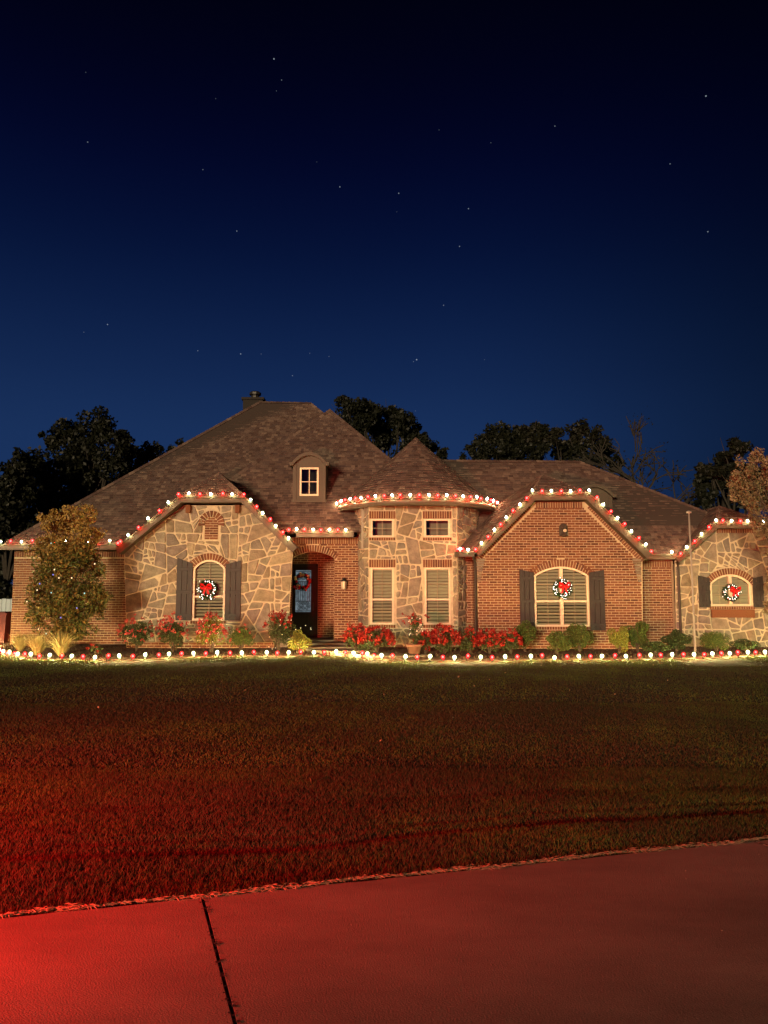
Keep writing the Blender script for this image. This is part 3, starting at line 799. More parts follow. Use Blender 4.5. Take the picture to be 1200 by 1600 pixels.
# round bay: a broad front facet and narrower ones turning back
FAC = [(-1.10, 26.4), (-1.02, 25.1), (-.47, 23.6), (2.24, 23.6), (2.92, 24.5), (3.35, 25.7), (3.4, 26.6)]
for i in range(len(FAC) - 1):
    a, b = FAC[i], FAC[i + 1]; l = math.dist(a, b); Wf = Wall(a[0], a[1], b[0] - a[0], b[1] - a[1])
    g = [(0, ZB), (l, ZB), (l, 4.42), (0, 4.42)]
    if i == 2:
        ws = [(-.41, .30), (1.24, 2.03)]; ops = []; keep = []
        for q, (xa, xb) in enumerate(ws):
            s0, s1 = xa - a[0], xb - a[0]
            ops += [arch_poly(s0, s1, .78, 2.50, 0), arch_poly(s0, s1, 3.43, 4.00, 0)]
            keep += [arch_poly(s0 - .06, s1 + .06, .66, 2.76, 0), arch_poly(s0 - .06, s1 + .06, 3.33, 4.25, 0)]
        wt = backing(Wf, g, ops, 'bay_wall', 'stone_mortar', house); flagstones(Wf, g, keep, wt, .22, 31)
        for q, (xa, xb) in enumerate(ws):
            s0, s1 = xa - a[0], xb - a[0]
            soldier(Wf, (s0 - .05, 2.51), (s1 + .05, 2.51), .235, wt, .074, .04); soldier(Wf, (s0 - .05, 4.01), (s1 + .05, 4.01), .225, wt, .074, .04)
            soldier(Wf, (s0 - .05, .675), (s1 + .05, .675), .09, wt, .074, .05, 1, 'sill_brick', False); soldier(Wf, (s0 - .05, 3.335), (s1 + .05, 3.335), .085, wt, .074, .05, 1, 'sill_brick', False)
            window(Wf, s0, s1, .78, 2.50, 0, 1, (1, 1), .75 if q else True, 1.53)
            window(Wf, s0, s1, 3.43, 4.00, 0, 1, (1, 1), False)
            mb = MB(); mb.add([Wf(s0 - .3, 3.1, -.40), Wf(s1 + .5, 3.1, -.40), Wf(s1 + .5, 4.35, -.40), Wf(s0 - .3, 4.35, -.40)], [(0, 1, 2, 3)]); mb.build('pale_backing', 'ceiling', house)  # pale panel added close behind the glass to brighten the upper windows
    else:
        wt = backing(Wf, g, [], 'bay_wall', 'stone_mortar', house); flagstones(Wf, g, [], wt, .13, 50 + i)
# two lamps seen through the upper window of the bay: a small chandelier
ch = empty('chandelier', (.0, 25.0, 3.2), 'small lit chandelier seen through the upper left bay window', 'chandelier')
mb = MB(); mb.tube([(0, 25.0, 3.45), (0, 25.0, 4.4)], .012, 5); mb.ball((0, 25, 3.45), .06); mb.build('stem', 'iron', ch)
for x, z in ((-.25, 3.83), (-.25, 3.60), (-.17, 3.58)):
    mb = MB(); mb.ball((x, 24.9, z), .05, 8); mb.build('lamp', 'fairy_white', ch)

# brick gable
W5 = Wall(0, 23.0); XA5, XB5 = 4.47, 6.08
g5 = [(2.76, ZB), (7.64, ZB), (7.72, 2.78), (6.03, 4.46), (4.50, 4.46), (2.74, 2.78)]
op5 = arch_poly(XA5, XB5, .74, 2.25, .26)
w5 = backing(W5, g5, [op5], 'brick_gable', 'mortar', house)
bricks(W5, [(2.77, ZB), (7.63, ZB), (7.68, 2.62), (6.02, 4.27), (4.52, 4.27), (2.78, 2.62)], [arch_poly(XA5 - .05, XB5 + .05, .65, 2.24, .47)], w5, 300, 2.6)
arch_ring(W5, XA5, XB5, 2.25, .26, .21, w5, .076, .022, .10)
soldier(W5, (4.56, 4.25), (5.97, 4.25), .20, w5)
def rake(a, b, h, side): soldier(W5, a, b, h, w5, .076, .022, side)
rake((2.80, 2.62), (4.42, 4.28), .17, 1); rake((7.66, 2.62), (6.11, 4.28), .17, -1)
soldier(W5, (XA5 - .05, .65), (XB5 + .05, .65), .085, w5, .076, .05, 1, 'sill_brick', False)
window(W5, XA5, XB5, .74, 2.25, .26, 2, (1, 1), .6, 1.48)
shutter(W5, 4.03, XA5 - .01, .63, 2.42, 2.33); shutter(W5, XB5 + .02, 6.55, .63, 2.33, 2.41)
for sx, s_ in ((2.76, 1), (7.66, -1)):                       # flared brick shoulders under the eaves
    for r_ in range(9):
        w_ = .10 + .018 * r_; z = 2.05 + r_ * .078; mb = MB()
        prism(mb, W5, [(min(sx, sx + s_ * w_), z), (max(sx, sx + s_ * w_), z), (max(sx, sx + s_ * w_), z + .062), (min(sx, sx + s_ * w_), z + .062)], 0, .03 + .006 * r_, random.random(), None, .003); mb.build('shoulder_stone', 'stone', w5)
# side of the gable and the return next to the bay
W5s = Wall(2.76, 24.1, 0, -1); g = [(0, ZB), (1.1, ZB), (1.1, 2.8), (0, 2.8)]; w5s = backing(W5s, g, [], 'side_wall', 'mortar', house); bricks(W5s, g, [], w5s)
W5t = Wall(0, 24.0); g = [(2.1, ZB), (2.8, ZB), (2.8, 2.9), (2.1, 2.9)]; w5t = backing(W5t, g, [], 'return_wall', 'mortar', house); bricks(W5t, g, [], w5t)
# right brick strip and right stone gable
W6 = Wall(0, 24.0); g = [(7.5, ZB), (8.98, ZB), (8.98, 2.75), (7.5, 2.75)]; w6 = backing(W6, g, [], 'brick_wall', 'mortar', house)
bricks(W6, [(7.5, ZB), (8.98, ZB), (8.98, 2.53), (7.5, 2.53)], [], w6); soldier(W6, (7.66, 2.535), (8.95, 2.535), .19, w6)
W7 = Wall(0, 23.8); g7 = [(8.93, ZB), (13.1, ZB), (13.1, 2.75), (11.82, 3.76), (10.10, 3.76), (8.98, 2.72)]; XA7, XB7 = 10.03, 11.28
op7 = arch_poly(XA7, XB7, 1.33, 2.02, .28)
w7 = backing(W7, g7, [op7], 'stone_gable', 'stone_mortar', house)
flagstones(W7, g7, [arch_poly(XA7 - .09, XB7 + .09, 1.22, 2.02, .48)], w7, .19, 77)
arch_ring(W7, XA7, XB7, 2.02, .28, .19, w7, .072, .05, .10)
soldier(W7, (10.3, 3.58), (11.6, 3.58), .17, w7, .074, .05)
soldier(W7, (XA7 - .06, 1.235), (XB7 + .1, 1.235), .085, w7, .074, .06, 1, 'sill_brick', False)
mb = MB(); prism(mb, W7, [(XA7 - .01, .98), (XB7 + .06, .98), (XB7 + .06, 1.225), (XA7 - .01, 1.225)], 0, .10, .4, None, .008); mb.build('window_ledge', 'brick', w7)
window(W7, XA7, XB7, 1.33, 2.02, .28, 2, (1, 2), .95)
shutter(W7, 9.67, XA7 - .01, 1.29, 2.27, 2.18); shutter(W7, XB7 + .06, 11.66, 1.29, 2.18, 2.25)
W7s = Wall(8.93, 24.05, 0, -1); g = [(0, ZB), (.25, ZB), (.25, 2.72), (0, 2.72)]; backing(W7s, g, [], 'side_wall', 'stone_mortar', house)
# plain rear walls that close the house
mb = MB()
mb.add([(-12, 34, ZB), (13.1, 34, ZB), (13.1, 34, 3.1), (-12, 34, 3.1)], [(0, 1, 2, 3)]); mb.add([(13.1, 34, ZB), (13.1, 23.8, ZB), (13.1, 23.8, 2.75), (13.1, 34, 2.75)], [(0, 1, 2, 3)])
mb.build('rear_wall', 'mortar', house)

# ------------------------------------------------------------------ roofs
roof = empty('roof', (0, 25, 3)); roof.parent = house; roof.location -= ORG[house]; ORG[roof] = Vector((0, 25, 3))
deck = MB(); shing = MB(); fascia_n = 0
EXPO = .128
def lap(mb, a0, a1, b0, b1, tint):
    """one shingle: a0,a1 its lower corners (raised), b0,b1 its upper ones"""
    pass
singles_left = [110]
def slope(poly, sh=True, single=None):
    poly = [Vector(p) for p in poly]
    nrm_ = Vector((0, 0, 0))
    for i in range(len(poly)): nrm_ += poly[i].cross(poly[(i + 1) % len(poly)])
    nrm_.normalize()
    if nrm_.z < 0: poly = poly[::-1]; nrm_ = -nrm_
    deck.add(poly, [tuple(range(len(poly)))])
    if not sh: return
    u = Vector((0, 0, 1)).cross(nrm_).normalized(); vv = nrm_.cross(u).normalized(); o = poly[0]
    p2 = ccw([((p - o).dot(u), (p - o).dot(vv)) for p in poly])
    lo, hi = min(p[1] for p in p2), max(p[1] for p in p2); r_ = 0; z = lo
    w3 = lambda a, b, h: o + u * a + vv * b + nrm_ * h
    while z < hi - .03:
        z1 = min(z + EXPO, hi - .002)
        s0, s1 = span(p2, z + .004), span(p2, z1 - .004)
        if s0 and s1:
            a, b = min(s0[0], s1[0]), max(s0[1], s1[1])
            x = a - random.uniform(0, .25)
            while x < b:
                w = random.choice((.09, .12, .15, .19, .24)); q0, q1 = max(x, a), min(x + w - .004, b)
                x += w
                if q1 - q0 < .02: continue
                lft = max(q0, s0[0]), max(q0, s1[0]); rgt = min(q1, s0[1]), min(q1, s1[1])
                if lft[0] >= rgt[0] and lft[1] >= rgt[1]: continue
                lft = (min(lft[0], rgt[0]), min(lft[1], rgt[1]))
                th = random.choice((.010, .013, .019)); dz = random.uniform(-.006, .004)
                vs = [w3(lft[0], z + dz, .001), w3(rgt[0], z + dz, .001), w3(rgt[0], z + dz, th), w3(lft[0], z + dz, th), w3(rgt[1], z1 + .01, .003), w3(lft[1], z1 + .01, .003)]
                fs = [(0, 1, 2, 3), (3, 2, 4, 5), (0, 3, 5), (1, 4, 2)]
                cen = sum(vs, Vector()) / 6
                if single and single(cen) and singles_left[0] > 0:
                    mb = MB(); mb.add(vs, fs, random.random()); mb.build('shingle', 'shingle', roof); singles_left[0] -= 1
                else: shing.add(vs, fs, random.random())
        z += EXPO; r_ += 1

def V3(*a): return Vector(a)
# main hip
mA, mB_, mL, mR = V3(-12.25, 24.6, 3.27), V3(3.3, 24.6, 3.27), V3(-5.12, 30.9, 9.55), V3(-3.0, 30.9, 9.50)
slope([mA, mB_, mR, mL])
slope([mA, mL, V3(-12.25, 37, 3.27)], False); slope([mL, mR, V3(3.3, 37, 3.27), V3(-12.25, 37, 3.27)], False); slope([mR, mB_, V3(3.3, 37, 3.27)], False)
# entry block hip
bA, bB, bT = V3(-7.2, 24.1, 3.63), V3(3.0, 24.1, 3.63), V3(-2.1, 29.2, 8.81)
slope([bA, bB, bT], True, lambda c: -2.9 < c.x < -1.0 and c.z < 4.9)
slope([bA, bT, V3(-2.1, 34, 8.81), V3(-7.2, 34, 3.7)], False); slope([bT, bB, V3(3.0, 34, 3.7), V3(-2.1, 34, 8.81)], False)
# right wing
rA, rB, rL, rR = V3(-.5, 23.6, 2.90), V3(12.5, 23.6, 2.90), V3(-.5, 27.2, 6.48), V3(7.0, 27.2, 6.42)
slope([V3(-.5, 24.6, 3.9), V3(11.42, 24.6, 3.88), rR, rL]); slope([V3(7.4, 23.6, 2.9), V3(8.97, 23.6, 2.9), V3(10.2, 24.6, 3.88), V3(7.4, 24.6, 3.88)])
slope([rR, V3(11.42, 24.6, 3.88), V3(12.5, 31, 2.9)], False); slope([rL, rR, V3(12.5, 31, 2.9), V3(-.5, 31, 2.9)], False)
# left stone gable: clipped gable
YL = 23.25
l0, l1, l2, l3 = V3(-8.12, YL, 3.04), V3(-6.24, YL, 4.66), V3(-4.26, YL, 4.66), V3(-2.62, YL, 3.08)
lt, lbk = V3(-5.25, 24.2, 5.52), V3(-5.25, 26.4, 5.52)
slope([l1, l2, lt]); slope([l0, l1, lt, lbk, V3(-8.12, 26.4, 3.04)], False); slope([l3, V3(-2.62, 24.2, 3.08), V3(-4.26, 25.6, 4.66), l2]); slope([l2, V3(-4.26, 25.6, 4.66), lbk, lt])
# brick gable: clipped gable whose left side leans into the bay
YR = 22.68
kA, kB, kC, kD = V3(2.66, YR, 2.93), V3(4.40, YR, 4.66), V3(6.08, YR, 4.68), V3(7.90, YR, 2.86)
kR, kS = V3(5.20, 24.9, 5.58), V3(5.20, 26.9, 5.62)
cC, cD = V3(2.18, 23.62, 2.99), V3(3.62, 25.6, 4.58)
slope([kA, cD, cC]); slope([kA, kB, cD]); slope([kB, kR, cD]); slope([cD, kR, kS]); slope([kB, kC, kR])
slope([kC, kD, V3(7.90, 25.0, 2.86), kS, kR], False)
slope([V3(2.18, 23.62, 2.985), kA, V3(2.25, YR + .02, 2.89)])
# right stone gable
YG = 23.45
a_, b_, c_, d_ = V3(8.86, YG, 2.76), V3(10.12, YG, 3.86), V3(11.80, YG, 3.86), V3(13.2, YG, 2.76)
tt, tb = V3(10.75, 24.5, 4.48), V3(10.75, 27.2, 4.48)
slope([b_, c_, tt]); slope([a_, b_, tt, tb, V3(8.86, 26.5, 2.76)]); slope([c_, d_, V3(13.2, 27.2, 2.76), tb, tt], False)
dk = deck.build('roof_deck', 'roof_deck', roof)
# cone over the bay
CX, CY, CR, CZ0, CZ1 = 1.07, 25.6, 2.62, 4.55, 6.96
rows = int(math.hypot(CR, CZ1 - CZ0) / EXPO); cone_single = 185
for r_ in range(rows):
    t0, t1 = r_ / rows, (r_ + 1) / rows + .004
    ra, rb = CR * (1 - t0), max(.01, CR * (1 - t1)); za, zb_ = CZ0 + (CZ1 - CZ0) * t0, CZ0 + (CZ1 - CZ0) * t1
    w = random.uniform(0, 1); end = w + 2 * math.pi
    while w < end:
        dw = random.choice((.10, .14, .18, .22)) / max(ra, .3); e_ = min(w + dw, end); th = random.choice((.010, .014, .020))
        g = .004 / max(ra, .2)
        f_ = lambda q, r, z, h: V3(CX + (r + h * .68) * math.sin(q), CY - (r + h * .68) * math.cos(q), z + h * .73)
        vs = [f_(w, ra, za, .001), f_(e_ - g, ra, za, .001), f_(e_ - g, ra, za, th), f_(w, ra, za, th), f_(e_ - g, rb, zb_, .003), f_(w, rb, zb_, .003)]
        fs = [(0, 1, 2, 3), (3, 2, 4, 5), (0, 3, 5), (1, 4, 2)]
        qm = (w + e_) / 2
        if cone_single > 0 and r_ < 7 and math.cos(qm) > .35: mb = MB(); mb.add(vs, fs, random.random()); mb.build('shingle', 'shingle', roof); cone_single -= 1
        else: shing.add(vs, fs, random.random())
        w += dw
so_ = shing.build('shingles', 'shingle', roof); so_['kind'] = 'stuff'
mb = MB(); mb.lathe([(CR - .01, CZ0 - .005), (.005, CZ1 - .01)], 48, (CX, CY, 0)); mb.build('cone_deck', 'roof_deck', roof)
mb = MB(); mb.lathe([(1.2, 4.40), (CR - .03, 4.40), (CR - .0, 4.36), (CR + .02, 4.36), (CR + .03, 4.545), (CR - .04, 4.55)], 64, (CX, CY, 0)); mb.build('cone_fascia', 'gutter', roof, True)
# ridge and hip caps
def caps(a, b, name='ridge_cap'):
    a, b = Vector(a), Vector(b); l = (b - a).length; k = max(1, int(l / .22)); d = (b - a) / l; sd_ = d.cross(Vector((0, 0, 1))).normalized(); mb = MB()
    for i in range(k):
        p, q = a + d * (l * i / k + (.16 if i == 0 and name == 'hip_cap' else 0)), a + d * (l * (i + 1) / k + .02); h0, h1 = .045, .028
        mb.add([p - sd_ * .11 + V3(0, 0, -.05), p + V3(0, 0, h0), p + sd_ * .11 + V3(0, 0, -.05), q - sd_ * .11 + V3(0, 0, -.06), q + V3(0, 0, h1), q + sd_ * .11 + V3(0, 0, -.06)], [(0, 1, 4, 3), (1, 2, 5, 4), (0, 2, 1)], random.random())
    o = mb.build(name, 'shingle', roof); o['kind'] = 'stuff'
caps(mA, mL, 'hip_cap'); caps(mL, mR); caps(mB_, mR, 'hip_cap'); caps(bA, bT, 'hip_cap'); caps(bB, bT, 'hip_cap'); caps(rL, rR); caps(V3(11.42, 24.6, 3.88), rR, 'hip_cap')
caps(kB, kR, 'hip_cap'); caps(kC, kR, 'hip_cap'); caps(kR, kS); caps(l1, lt, 'hip_cap'); caps(l2, lt, 'hip_cap'); caps(lt, lbk); caps(b_, tt, 'hip_cap'); caps(c_, tt, 'hip_cap'); caps(tt, tb)

# fascia boards, soffits, gutters
def board(pts, h, th=.05, name='fascia', m='trim', soffit=0):
    """a board hanging h below the line pts, with a soffit running back"""
    for i in range(len(pts) - 1):
        a, b = Vector(pts[i]), Vector(pts[i + 1]); d = (b - a).normalized(); n_ = d.cross(Vector((0, 0, 1))); n_.z = 0; n_.normalize()
        if n_.y > 0: n_ = -n_
        dn = Vector((0, 0, -1)); mb = MB()
        # perpendicular drop in the board's own plane
        pv = d.cross(n_); pv = -pv if pv.z > 0 else pv
        q = [a, b, b + pv * h, a + pv * h]
        th_ = th + .006 * (i % 2); mb.add([p + n_ * th_ for p in q] + [p - n_ * .004 * (i % 2) for p in q], [(0, 1, 2, 3), (0, 4, 5, 1), (3, 2, 6, 7), (0, 3, 7, 4), (1, 5, 6, 2), (4, 7, 6, 5)])
        mb.build(name, m, roof)
        if soffit:
            mb = MB(); s0, s1 = a + pv * (h - .01), b + pv * (h - .01)
            mb.add([s0, s1, s1 - n_ * soffit, s0 - n_ * soffit], [(0, 1, 2, 3)]); mb.build('soffit', 'trim', roof)
up = V3(0, 0, .015)
board([l0 + up, l1 + up, l2 + up, l3 + up], .21, .05, 'fascia', 'trim', .36)
board([kA + up, kB + up, kC + up, kD + up], .21, .05, 'fascia', 'trim', .34)
board([a_ + up, b_ + up, c_ + up, d_ + up], .18, .05, 'fascia', 'trim', .36)
board([mA + up, V3(-8.1, 24.6, 3.285)], .18, .09, 'gutter', 'gutter', .42)
board([V3(-2.75, 24.1, 3.63), V3(-.95, 24.1, 3.63)], .16, .09, 'gutter', 'gutter', .42)
board([V3(7.75, 23.6, 2.92), V3(8.95, 23.6, 2.92)], .17, .09, 'gutter', 'gutter', .42)
board([V3(2.22, 22.70, 2.93), kA + V3(0, -.02, .0)], .14, .09, 'gutter', 'gutter', .2)
mb = MB(); mb.add([(2.20, 22.66, 2.93), (2.16, 23.62, 2.98), (2.16, 23.62, 2.83), (2.20, 22.66, 2.79)], [(0, 1, 2, 3)]); mb.build('gutter_return', 'gutter', roof)
# downspouts
def downspout(x, y, zt, xo=0):
    mb = MB(); pts = [(x - xo, y - .30, zt + .16), (x - xo * .4, y - .12, zt + .02), (x, y - .055, zt - .14), (x, y - .055, .22), (x + .02, y - .17, .10)]
    mb.tube(pts, .042, 6); mb.build('downspout', 'downspout', house)
downspout(2.72, 23.0, 2.72, .12); downspout(9.06, 23.8, 2.62, .05)
# chimney, its unlit look put into a near-black colour
chm = empty('chimney', (-5.5, 31.9, 8)); chm.parent = roof; chm.location = Vector((-5.5, 31.9, 8)) - ORG[roof]
mb = MB(); mb.box((-5.90, 31.5, 8.2), (-5.08, 32.3, 9.80)); mb.build('stack', 'dark', chm)
mb = MB(); mb.box((-5.96, 31.44, 9.80), (-5.02, 32.36, 9.90)); mb.build('crown', 'dark', chm)
mb = MB(); mb.lathe([(.17, 9.9), (.19, 10.02), (.16, 10.05), (.16, 10.08), (.25, 10.10), (.25, 10.19), (.18, 10.24), (.01, 10.25)], 10, (-5.46, 31.9, 0)); mb.build('flue_cap', 'iron', chm)
# dormers
def dormer(xc, w, yf, z0, z1, zc, wx, wz0, wz1, yb):
    o = empty('dormer', (xc, yf, z0)); o.parent = roof; o.location = Vector((xc, yf, z0)) - ORG[roof]
    Wd = Wall(xc, yf); hw = w / 2
    op = [(-wx, wz0), (wx, wz0), (wx, wz1), (-wx, wz1)]
    face = arch_poly(-hw, hw, z0, z1, zc - z1 - .10, 12)
    mb = MB()
    for p in subtract(face, op): mb.add([Wd(*q, 0) for q in ccw(p)], [tuple(range(len(p)))])
    for s_ in (-1, 1): mb.add([Wd(s_ * hw, z0, 0), Wd(s_ * hw, z1, 0), (xc + s_ * hw, yb, z1), (xc + s_ * hw, yb, z0)], [(0, 1, 2, 3)])
    mb.build('dormer_wall', 'trim', o)
    for s_ in (-1, 1):
        mb = MB(); prism(mb, Wd, [(s_ * (hw - .05) - .06, z0), (s_ * (hw - .05) + .06, z0), (s_ * (hw - .05) + .06, z1), (s_ * (hw - .05) - .06, z1)], -.01, .025); mb.build('corner_board', 'trim', o)
    mb = MB(); prism(mb, Wd, [(-hw - .04, z0 - .05), (hw + .04, z0 - .05), (hw + .04, z0 + .03), (-hw - .04, z0 + .03)], 0, .06); mb.build('apron', 'trim', o)
    # barrel roof with flared ends
    ex = hw + .13; k = 14; arc = []
    for i in range(k + 1):
        s_ = -1 + 2 * i / k; arc.append((s_ * ex, z1 + (zc - z1) * ((1 - min(1, abs(s_) / .86) ** 2.1) if abs(s_) < .86 else 0)))
    mb = MB()
    for dz, ya, yb_ in ((0, yf - .14, yb), (-.11, yf - .14, yb)):
        pass
    top = [(xc + a, z) for a, z in arc]; low = [(xc + a * .97, z - .11) for a, z in arc]; n_ = len(top)
    vs = [(x, yf - .14, z) for x, z in top] + [(x, yf - .14, z) for x, z in low] + [(x, yb, z) for x, z in top] + [(x, yf + .05, z) for x, z in low]
    fs = []
    for i in range(n_ - 1): fs += [(i, i+1, n_+i+1, n_+i), (i, 2*n_+i, 2*n_+i+1, i+1), (n_+i, n_+i+1, 3*n_+i+1, 3*n_+i)]
    fs += [(0, n_, 3*n_, 2*n_), (n_-1, 3*n_-1, 4*n_-1, 2*n_-1)]
    mb.add(vs, fs); mb.build('barrel_roof', 'trim', o)
    op2_ = ccw(op); inn = miter(op2_, .055); mb = MB()
    vs = [Wd(*p, -.05) for p in op2_] + [Wd(*p, .025) for p in op2_] + [Wd(*p, .025) for p in inn] + [Wd(*p, -.05) for p in inn]; fs = []
    for i in range(4):
        j = (i + 1) % 4; fs += [(i, j, 4+j, 4+i), (4+i, 4+j, 8+j, 8+i), (8+i, 8+j, 12+j, 12+i)]
    mb.add(vs, fs); mb.build('window_frame', 'frame', o)
    mb = MB(); mb.add([Wd(*p, -.03) for p in inn], [(0, 1, 2, 3)]); mb.build('pane', 'glass', o)
    mb = MB(); mb.add([Wd(*p, -.40) for p in op2_], [(0, 1, 2, 3)]); mb.build('unlit_dark', 'dark', o)  # dark sheet stands for the unlit space behind the pane
    for q in ([(-.012, wz0 + .04), (.012, wz0 + .04), (.012, wz1 - .04), (-.012, wz1 - .04)], [(-wx + .04, (wz0 + wz1) / 2 - .012), (wx - .04, (wz0 + wz1) / 2 - .012), (wx - .04, (wz0 + wz1) / 2 + .012), (-wx + .04, (wz0 + wz1) / 2 + .012)]):
        mb = MB(); prism(mb, Wd, q, -.029, -.012); mb.build('muntin', 'frame', o)
dormer(-2.47, 1.06, 25.15, 4.76, 6.02, 6.36, .31, 4.92, 5.86, 27.4)
dormer(6.95, 1.2, 25.3, 4.30, 4.98, 5.32, .18, 4.50, 4.86, 26.6)
# wall lantern by the door and the cast light fitting on the brick gable
def lantern(x, y, z, s, name, label):
    o = empty(name, (x, y, z - .2 * s), label, 'wall lamp')
    mb = MB(); mb.box((x - .05 * s, y - .02, z - .12 * s), (x + .05 * s, y + .0, z + .16 * s)); mb.tube([(x, y, z + .10 * s), (x, y - .09 * s, z + .17 * s), (x, y - .13 * s, z + .12 * s)], .014 * s, 6); mb.build('bracket', 'iron', o)
    mb = MB(); mb.lathe([(.01, .18), (.05, .12), (.115, .075), (.10, .06)], 6, (0, 0, 0)); 
    mb.v = [(x + a * s, y - .14 * s + b * s, z + c * s) for a, b, c in mb.v]; mb.build('hood', 'iron', o)
    mb = MB(); mb.lathe([(.095, .06), (.075, -.16), (.02, -.19)], 6); mb.v = [(x + a * s, y - .14 * s + b * s, z + c * s) for a, b, c in mb.v]; mb.build('lamp_glass', 'lamp_glass', o)
    mb = MB()
    for q in range(6):
        w = 2 * math.pi * q / 6; mb.tube([(x + .098 * s * math.cos(w), y - .14 * s + .098 * s * math.sin(w), z + .06 * s), (x + .078 * s * math.cos(w), y - .14 * s + .078 * s * math.sin(w), z - .16 * s)], .006 * s, 4)
    mb.build('cage', 'iron', o)
lantern(-1.27, 24.48, 2.03, 1.0, 'wall_lantern', 'small iron lantern on the brick beside the front door arch')
em = empty('wall_fitting', (5.38, 22.98, 3.4), 'dark cast metal light fitting high on the brick gable', 'wall lamp')
mb = MB(); prism(mb, Wall(0, 22.985), arch_poly(5.25, 5.50, 3.42, 3.68, .12), 0, .03, .5, None, .01); mb.build('back_plate', 'emblem', em)
mb = MB(); mb.lathe([(.01, .10), (.06, .08), (.10, 0), (.085, -.02), (.05, .03)], 8, (5.36, 22.86, 3.66)); mb.build('hood', 'emblem', em)
mb = MB(); mb.ball((5.40, 22.87, 3.58), .055, 8); mb.build('lamp_glass', 'lamp_glass', em)
mb = MB(); mb.lathe([(.02, .06), (.09, .02), (.11, -.03), (.06, -.06), (.01, -.07)], 8, (5.38, 22.88, 3.46)); mb.build('cup', 'emblem', em)

# ------------------------------------------------------------------ strings of bulbs
def bulb_mesh(kind, core=None):
    mb = MB()
    mb.lathe([(.001, -.030), (.020, -.023), (.028, 0), (.020, .023), (.001, .030)], 8, (0, 0, .0), .5, core or kind + '_core')
    mb.lathe([(.002, -.062), (.036, -.050), (.055, -.016), (.056, .010), (.042, .050), (.028, .078), (.018, .090)], 10, (0, 0, 0), .5, kind + '_shell')
    mb.lathe([(.002, .128), (.02, .126), (.022, .092), (.016, .088)], 6, (0, 0, 0), .5, 'socket')
    o = mb.build('bulb', None); me = o.data; bpy.data.objects.remove(o); return me
BULB = {'w': bulb_mesh('white'), 'r': bulb_mesh('red')}
GBULB = {'w': bulb_mesh('white', 'white_ground_core'), 'r': bulb_mesh('red', 'red_ground_core')}
def string(label, runs, upright=True, first='r', group='strings of red and white bulbs on the house', name='light_string', bulbs=BULB):
    """runs: list of (point, point, count) or explicit points"""
    pts = []
    for r_ in runs:
        if len(r_) == 3 and not isinstance(r_[2], float):
            a, b, k = Vector(r_[0]), Vector(r_[1]), r_[2]
            pts += [a.lerp(b, i / max(1, k)) for i in range(k)]
        else: pts.append(Vector(r_))
    pts = [p + Vector((random.gauss(0, .014), random.gauss(0, .008), random.gauss(0, .010))) for p in pts]
    o = empty(name, min(pts, key=lambda p: p.z), label, 'light string')
    if group: o['group'] = group
    c = first
    flip = Matrix.Rotation(math.pi, 4, 'X') if upright else Matrix.Identity(4)
    for p in pts:
        b = bpy.data.objects.new('bulb', bulbs[c]); col.objects.link(b); b.parent = o
        b.location = p - ORG[o]; b.rotation_euler = ((math.pi if upright else 0) + random.uniform(-.3, .3), random.uniform(-.3, .3), 0)
        c = 'w' if c == 'r' else 'r'
    wp = []; dz = -.12 if upright else .12
    for i, p in enumerate(pts):
        wp.append(p + Vector((0, 0, dz)))
        if i + 1 < len(pts): wp.append(p.lerp(pts[i + 1], .5) + Vector((0, 0, dz - .012)))
    mb = MB(); mb.tube(wp, .010, 5); mb.build('wire', 'wire', o)
    return o
f_ = V3(0, -.11, .06)
string('light string along the gutter of the long left brick wall', [(V3(-12.22, 24.44, 3.37), V3(-8.05, 24.44, 3.37), 12), V3(-8.12, 24.3, 3.40)], True, 'w')
string('light string over the clipped stone gable with the blind niche', [(l0 + f_ + V3(.12, 0, .12), l1 + f_, 6), (l1 + f_, l2 + f_, 6), (l2 + f_, l3 + f_ + V3(-.02, 0, .03), 8)], True, 'r')
string('light string along the short gutter above the front door arch', [(V3(-2.98, 23.93, 3.70), V3(-.95, 23.93, 3.69), 8)], True, 'r')
tw = []
for i in range(31):
    q = R(-88 + 176 * i / 30); tw.append(V3(CX + (CR + .08) * math.sin(q), CY - (CR + .08) * math.cos(q), 4.66))
string('light string round the eave of the cone-roofed bay', tw, True, 'w')
string('light string over the clipped brick gable', [(V3(2.24, 23.3, 3.06), V3(2.30, 22.6, 3.02), 2), (V3(2.30, 22.6, 3.02), kA + f_, 2), (kA + f_, kB + f_, 9), (kB + f_, kC + f_, 6), (kC + f_, kD + f_ + V3(0, 0, .02), 9)], True, 'r')
string('light string on the gutter beside the brick gable and over the right stone gable', [V3(7.92, 23.45, 3.0), V3(8.16, 23.45, 3.0), V3(8.74, 23.35, 2.98), (a_ + f_ + V3(.12, 0, .1), b_ + f_, 5), (b_ + f_, c_ + f_, 7), (c_ + f_, d_ + f_, 6)], True, 'w')
# the string staked along the edge of the bed
pl = [Vector((x, y, 0)) for x, y in EDGE]; seg = []
tot = 0; cum = [0]
for i in range(len(pl) - 1): tot += (pl[i+1] - pl[i]).length; cum.append(tot)
gp = []; s = 0.
while s < tot:
    i = max(j for j in range(len(cum)) if cum[j] <= s); i = min(i, len(pl) - 2)
    p = pl[i].lerp(pl[i+1], (s - cum[i]) / (cum[i+1] - cum[i])); gp.append(p + Vector((random.uniform(-.015, .015), .14, .125 + random.uniform(-.015, .015)))); s += .318
gs = string('light string staked along the lawn edge of the garden bed', gp, True, 'w', None, 'light_string', GBULB)
for p in gp:
    mb = MB(); mb.tube([(p.x, p.y, -.03), (p.x, p.y, p.z - .10)], [.006, .010], 4); mb.build('stake', 'socket', gs)

